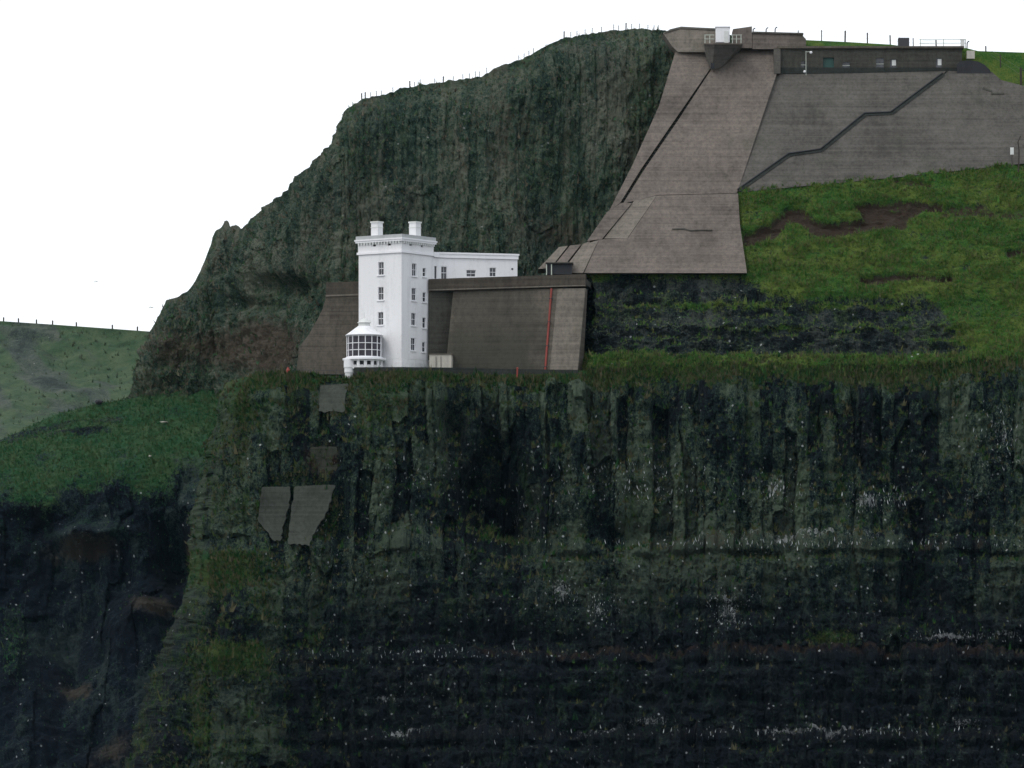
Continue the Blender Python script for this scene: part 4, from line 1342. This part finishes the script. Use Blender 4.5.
# cream block beside the tower
cb = empty('cream_outhouse', V(441, 368, 904.5), 'low cream block in the corner between white tower and brown wall', 'outhouse')
bm = bmesh.new()
add_box(bm, V(441.2, 372, 904.6), 3.1, 1.8, (372 - 355.2) * S, Vector((1, -.12, 0)))
obj('wall', bm, M['cream'], cb)
bm = bmesh.new()
add_box(bm, V(441.2, 355.2, 904.6), 3.3, 2.0, .14, Vector((1, -.12, 0)))
obj('roof_slab', bm, M['concrete_light'], cb)
bm = bmesh.new()
for xx in (436, 441, 446.4):
    add_box(bm, V(xx, 371.5, 903.66), .07, .05, 2.1, Vector((1, -.12, 0)))
obj('joint_strip', bm, M['concrete_dark'], cb)
# low dark wall along the terrace edge
bm = bmesh.new()
pts = [(354, 899.9, 367.2), (402, 899.9, 367.0), (455, 899.9, 367.6), (520, 899.9, 369.2), (578, 899.9, 369.8)]
for (a, ya, za), (b, yb, zb) in zip(pts[:-1], pts[1:]):
    q = [V(a, za, ya), V(b, zb, yb), V(b, zb + 8, yb), V(a, za + 8, ya)]
    add_hull(bm, q, [p + Vector((0, .45, 0)) for p in q])
tag(obj('terrace_wall', bm, M['gutter']), 'low dark mossy wall along the cliff edge before the tower', 'wall')
# thin red marker post on the edge
rp = empty('marker_post', V(517, 383, 899.3), 'short red marker post on the cliff edge below the brown wall', 'post')
bm = bmesh.new()
add_bar(bm, V(517, 382.5, 899.0), V(517.4, 368.5, 899.2), .11, 8)
obj('pole', bm, M['red'], rp)
bm = bmesh.new()
add_lathe(bm, V(517.4, 368.5, 899.2), [(.15, ZZ(368.8, 899.2)), (.15, ZZ(367.8, 899.2)), (.04, ZZ(367.2, 899.2))], 10)
obj('pole_cap', bm, M['red'], rp)
# unidentified red object, shaped as a small cone, on the left of the terrace
rb = empty('red_object', V(288, 373, 902), 'tiny bright red object on the grass edge left of the terrace railing', 'marker')
bm = bmesh.new()
q = V(288, 371.5, 901.6)
add_lathe(bm, q, [(.30, q.z - .2), (.28, q.z + .2), (.16, q.z + .4), (.08, q.z + .6)], 12)
obj('red_cone', bm, M['red'], rb)
bm = bmesh.new()
add_bar(bm, q - Vector((0, 0, 1)), q + Vector((0, 0, .66)), .04)
obj('post', bm, M['post'], rb)
# railing between it and the tower
tr = empty('terrace_rail', V(322, 374, 901.6), 'rusty two-bar railing on the cliff edge left of the lantern', 'railing')
for xx in np.linspace(297, 343, 8):
    bm = bmesh.new()
    add_bar(bm, V(xx, 381, 901), V(xx, 369.2, 901), .045)
    obj('post', bm, M['iron'], tr)
for yy in (369.8, 373.6):
    bm = bmesh.new()
    add_bar(bm, V(296, yy, 901), V(343.5, yy + .8, 901), .04)
    obj('rail', bm, M['iron'], tr)


# ------------------------------------------------------------------ concrete patches on the headland
def patch(pts, label, mat, lift=.2):
    ys = [atA(a, b) for a, b in pts]
    top = sorted(pts, key=lambda p: p[1])[:2]
    low = sorted(pts, key=lambda p: -p[1])[:2]
    yt = min(atA(*p) for p in top) - lift
    yb = min(atA(*p) for p in low) - lift
    pl = Plane((top[0][0], sum(p[1] for p in top) / 2, yt), (top[0][0] + 30, sum(p[1] for p in top) / 2, yt), (low[0][0], sum(p[1] for p in low) / 2, yb))
    rag = []
    for (ax, ay), (bx, by) in zip(pts, pts[1:] + pts[:1]):
        n_ = max(2, int(math.hypot(bx - ax, by - ay) / 3))
        for k in range(n_):
            t = k / n_
            j = 0 if ay < min(p[1] for p in pts) + 3 and by < min(p[1] for p in pts) + 3 else 1
            rag.append((ax + (bx - ax) * t + random.uniform(-1, 1) * j, ay + (by - ay) * t + random.uniform(-1, 1) * j))
    bm = bmesh.new()
    add_slab(bm, rag, pl, 3.0)
    return tag(obj('concrete_facing', bm, mat), label, 'concrete facing', 'concrete facings on the headland')


patch([(319.5, 385), (334, 384.5), (349.5, 383.5), (346, 397), (345, 411.5), (318.5, 412)], 'grey concrete facing just below the lantern', M['facing'])
patch([(262, 487), (276, 486.6), (290.5, 487), (289, 505), (283.5, 525), (280.5, 541), (274, 541), (264, 528), (258, 519)], 'left narrower concrete facing of the lower pair', M['facing'])
patch([(295, 486.5), (318, 485), (335.5, 484.6), (332, 497), (325, 515), (316, 530), (309, 545), (288, 543.5), (291, 515)], 'right wider concrete facing of the lower pair', M['facing'])
patch([(305, 449), (322, 446), (338, 447), (338, 470), (334, 481), (302, 481)], 'overgrown broken concrete facing between the upper and lower ones', M['concrete_old'], -.25)


# ------------------------------------------------------------------ turf and cliff plants
def tufts(name, P, prob, n, size, mat, seed, label, up=.8, blades=5):
    r = np.random.default_rng(seed)
    N = normals(P).reshape(-1, 3)
    px = CX + P[..., 0] * F / P[..., 1]
    p = (np.clip(prob, 0, 1) * ((px > -12) & (px < 1040))).reshape(-1)
    idx = r.choice(len(p), n, p=p / p.sum())
    c = P.reshape(-1, 3)[idx] + r.normal(size=(n, 3)) * .1
    g = N[idx] * (1 - up) + np.array([0, 0, up])
    g /= np.linalg.norm(g, axis=1)[:, None]
    sz = size * r.lognormal(0, .35, n)
    tone = r.random(n)
    co, tn = [], []
    for k in range(blades):
        a = r.uniform(0, 2 * np.pi, n)
        side = np.stack([np.cos(a), np.sin(a), np.zeros(n)], 1)
        base = c + np.stack([np.cos(a + 1.6), np.sin(a + 1.6), np.zeros(n)], 1) * (sz * r.uniform(0, .5, n))[:, None] - g * (.1 * sz)[:, None]
        tip = base + g * (sz * r.uniform(.6, 1.1, n))[:, None] + r.normal(size=(n, 3)) * (sz * .35)[:, None] + N[idx] * (sz * .25)[:, None]
        w_ = (sz * r.uniform(.14, .3, n))[:, None]
        co.append(np.stack([base - side * w_, base + side * w_, tip], 1))
        tn.append(np.repeat(np.clip(tone + r.normal(size=n) * .12, 0, 1)[:, None], 3, 1))
    co = np.concatenate(co).reshape(-1, 3)
    tn = np.concatenate(tn).reshape(-1)
    me = bpy.data.meshes.new(name)
    m_ = len(co) // 3
    me.vertices.add(len(co))
    me.vertices.foreach_set('co', co.reshape(-1).astype(np.float32))
    me.loops.add(len(co))
    me.loops.foreach_set('vertex_index', np.arange(len(co), dtype=np.int32))
    me.polygons.add(m_)
    me.polygons.foreach_set('loop_start', (np.arange(m_) * 3).astype(np.int32))
    me.update(calc_edges=True)
    me.attributes.new('tone', 'FLOAT', 'POINT').data.foreach_set('value', tn.astype(np.float32))
    me.materials.append(mat)
    o = bpy.data.objects.new(name, me)
    COL.objects.link(o)
    return tag(o, label, 'grass', kind='stuff')


tufts('slope_grass', *TUFTS['C'], 34000, .22, M['tuft'], 1, 'rough tufted turf on the slope below the revetment')
tufts('edge_grass', *TUFTS['E'], 2500, .27, M['tuft'], 5, 'turf spilling over the edge of the lower cliff')
tufts('ledge_plants', *TUFTS['D'], 5000, .3, M['cliff_tuft'], 6, 'darker plants along the foot of the right-hand slope')
tufts('hill_grass', *TUFTS['H'], 5000, .55, M['hill_tuft'], 7, 'pale rough grazing on the far hill')
tufts('cliff_grass', *TUFTS['A'], 30000, .32, M['cliff_tuft'], 2, 'dark grass and sea plants clinging to the lower cliff')
tufts('upper_cliff_grass', *TUFTS['B'], 20000, .27, M['upper_tuft'], 3, 'grass and plants covering the upper cliff behind the tower', .6)
tufts('back_slope_grass', *TUFTS['L'], 18000, .21, M['back_tuft'], 4, 'green turf on the slope left of the headland')

# ------------------------------------------------------------------ boulders
def boulder(px, py, Y, r, mat, label):
    bm = bmesh.new()
    bmesh.ops.create_icosphere(bm, subdivisions=3, radius=1)
    o = V(px, py, Y)
    for v in bm.verts:
        n = float(perlin(v.co.x * 1.3 + px, v.co.y * 1.3, v.co.z * 1.3)) * .45 + 1
        v.co = Vector((v.co.x * r[0], v.co.y * r[1], v.co.z * r[2])) * n + o
    return tag(obj('boulder', bm, mat, None, True), label, 'boulder')


boulder(99, 402, atL(99, 404) + .1, (.55, .5, .35), M['dark'], 'dark boulder on the crest of the left grass slope')
boulder(164, 422, atL(164, 422) - .1, (.5, .4, .09), M['cream'], 'flat pale stone on the upper part of the left grass slope')
boulder(150, 456, atL(150, 456) - .1, (.18, .18, .15), M['cream'], 'small white stone low on the left grass slope')

# ------------------------------------------------------------------ seabirds
def bird_bm(bm, c, s, yaw):
    ca, sa = math.cos(yaw), math.sin(yaw)
    rings = [(-.5, .03, .02), (-.3, .12, .04), (0, .19, .08), (.22, .17, .14), (.36, .1, .26), (.44, .1, .34), (.52, .07, .38), (.62, .015, .37)]
    prev = None
    for lx, r_, lz in rings:
        cur = []
        for k in range(6):
            a = 2 * math.pi * k / 6
            yy, zz_ = r_ * math.cos(a) * .8, lz + r_ * math.sin(a)
            cur.append(bm.verts.new((c[0] + s * (lx * .45 * ca - yy * sa), c[1] + s * (lx * .45 * sa + yy * ca), c[2] + s * (zz_ + .8 * lx + .5))))
        if prev:
            for k in range(6):
                bm.faces.new((prev[k], prev[(k + 1) % 6], cur[(k + 1) % 6], cur[k]))
        else:
            bm.faces.new(cur[::-1])
        prev = cur
    bm.faces.new(prev)


spots = [(505, 489), (517, 492), (524, 508), (507, 515), (493, 524), (629, 491), (634, 495), (638, 499), (576, 470), (588, 480), (617, 545), (547, 562), (465, 557), (418, 471), (423, 480), (404, 461), (395, 463),
         (602, 470), (589, 469), (605, 468), (596, 418), (664, 447), (675, 456), (661, 468), (648, 500), (670, 504), (566, 588), (561, 586), (597, 613), (556, 605), (574, 602), (731, 612), (720, 624), (842, 497),
         (838, 548), (852, 545), (818, 545), (775, 492), (784, 490), (770, 498), (868, 497), (872, 508), (861, 503), (894, 489), (905, 506), (925, 455), (912, 452), (1007, 446), (1015, 525), (1003, 470), (968, 650),
         (910, 651), (795, 661), (733, 730), (758, 736), (860, 764), (912, 732), (940, 634), (528, 720), (495, 745), (540, 704), (602, 715), (353, 653), (356, 582), (285, 628), (233, 624), (80, 558), (134, 558),
         (100, 570), (50, 665), (63, 628), (28, 722), (1000, 605), (985, 588), (960, 690)]
rb_ = np.random.default_rng(77)
zones = [(800, 545, 200, 2.5, 80), (620, 470, 60, 5, 20), (640, 492, 50, 4, 20), (780, 490, 22, 8, 18), (880, 500, 24, 8, 20), (1000, 440, 26, 20, 18), (420, 655, 90, 3, 20), (780, 733, 180, 2.5, 45), (560, 592, 16, 8, 14), (600, 612, 10, 6, 8), (728, 615, 16, 10, 12), (340, 545, 36, 22, 16), (960, 637, 40, 2, 14), (430, 480, 36, 12, 14)]
extra = []
for cx_, cy_, rx_, ry_, n_ in zones:
    for _ in range(n_):
        extra.append((cx_ + rx_ * rb_.normal() * .7, cy_ + ry_ * rb_.normal() * .7))
allspots = (spots + extra)
allspots = [(a, b) for a, b in allspots if 5 < a < 1020 and 400 < b < 766][:300]
bm = bmesh.new()
bird_bm(bm, (0, 0, 0), .46, 0)
bird0 = tag(obj('seabird', bm, M['feather'], None, True), 'white seabird perched on a ledge of the dark sea cliff', 'seabird', 'seabirds nesting on the sea cliff')
for i, (a, b) in enumerate(allspots):
    o = bird0 if i == 0 else bird0.copy()
    if i: COL.objects.link(o)
    Y = (atL if a < eL(b) - 2 else atA)(a, b) - .12
    o.location = V(a, b, Y)
    o.rotation_euler.z = random.uniform(0, 6.28)
    k = random.uniform(.55, 1.15)
    o.scale = (k, k, k)
bm = bmesh.new()
for _ in range(900):
    cx_, cy_, rx_, ry_, n_ = zones[rb_.integers(len(zones))]
    a, b = cx_ + rx_ * rb_.normal(), cy_ + ry_ * 1.6 * rb_.normal()
    if 250 < a < 1023 and 400 < b < 767:
        bird_bm(bm, V(a, b, atA(a, b) - .1), random.uniform(.12, .24), random.uniform(0, 6.28))
tag(obj('seabird_colony', bm, M['feather']), 'faint pale specks of a nesting seabird colony on the dark cliff', 'seabird colony', kind='stuff')


def gull(px, py, Y, s, label):
    bm = bmesh.new()
    bird_bm(bm, V(px, py, Y), s * .8, .4)
    c = V(px, py, Y) + Vector((0, 0, s * .25))
    for sg in (-1, 1):
        q = [c + Vector((0, -.1 * s, 0)), c + Vector((sg * .45 * s, -.05 * s, .22 * s)), c + Vector((sg * .95 * s, .1 * s, .1 * s)), c + Vector((sg * .45 * s, .16 * s, .2 * s)), c + Vector((0, .12 * s, 0))]
        add_hull(bm, q, [p + Vector((0, 0, .03 * s)) for p in q])
    tag(obj('gull', bm, M['rail']), label, 'gull', 'gulls in flight')


gull(95, 283, 1000, .55, 'tiny gull flying in the white sky above the far hill')
gull(150, 309, 960, .6, 'tiny gull flying close to the left edge of the upper cliff')

# ------------------------------------------------------------------ sea air
bm = bmesh.new()
add_box(bm, Vector((0, 7000, -1)), 18400, 18400, 150)
hm = bpy.data.materials.new('sea_haze')
hm.use_nodes = True
for n_ in list(hm.node_tree.nodes): hm.node_tree.nodes.remove(n_)
ho = hm.node_tree.nodes.new('ShaderNodeOutputMaterial')
hv = hm.node_tree.nodes.new('ShaderNodeVolumePrincipled')
hv.inputs['Color'].default_value = (.40, .78, 1, 1)
hv.inputs['Density'].default_value = 0.6e-5
hm.node_tree.links.new(hv.outputs[0], ho.inputs['Volume'])
tag(obj('haze', bm, hm), kind='stuff')

# ------------------------------------------------------------------ camera, light, sky
cam = bpy.data.cameras.new('camera')
cam.sensor_width = 36
cam.lens = F / 1024 * 36
cam.shift_x = 0
cam.shift_y = (HZ - 384) / 1024
cam.clip_start, cam.clip_end = 1, 30000
co = bpy.data.objects.new('camera', cam)
co.location = (0, 0, CZ)
co.rotation_euler = (R(90), 0, 0)
COL.objects.link(co)
sc.camera = co

EL_, AZ = R(50), R(-48)                          # sun behind thin cloud, in front and to the left
sun = bpy.data.lights.new('sun', 'SUN')
sun.energy = 0.8
sun.angle = R(22)
sun.color = (1, .96, .9)
so = bpy.data.objects.new('sun', sun)
dirv = Vector((math.sin(AZ) * math.cos(EL_), -math.cos(AZ) * math.cos(EL_), math.sin(EL_)))    # towards the sun
so.rotation_euler = dirv.to_track_quat('Z', 'Y').to_euler()
COL.objects.link(so)

w = bpy.data.worlds.new('World')
sc.world = w
w.use_nodes = True
nt_ = w.node_tree
bg = nt_.nodes['Background']
sky = nt_.nodes.new('ShaderNodeTexSky')
sky.sky_type = 'NISHITA'
sky.sun_disc = False
sky.sun_elevation = EL_
sky.sun_rotation = math.atan2(dirv.x, dirv.y)
sky.air_density = 1.0
sky.dust_density = 3.0
mx = nt_.nodes.new('ShaderNodeMix')
mx.data_type = 'RGBA'
mx.inputs[0].default_value = .72                 # an even cloud layer over the clear sky
mx.inputs[7].default_value = (9.4, 9.6, 10.0, 1)
nt_.links.new(sky.outputs[0], mx.inputs[6])
nt_.links.new(mx.outputs[2], bg.inputs[0])
bg.inputs[1].default_value = .15

vs_ = sc.view_settings
vs_.view_transform = 'Standard'
vs_.look = 'None'
vs_.gamma = 1
vs_.use_curve_mapping = False
vs_.exposure = 0.0
sc.render.film_transparent = False
sc.cycles.use_denoising = True
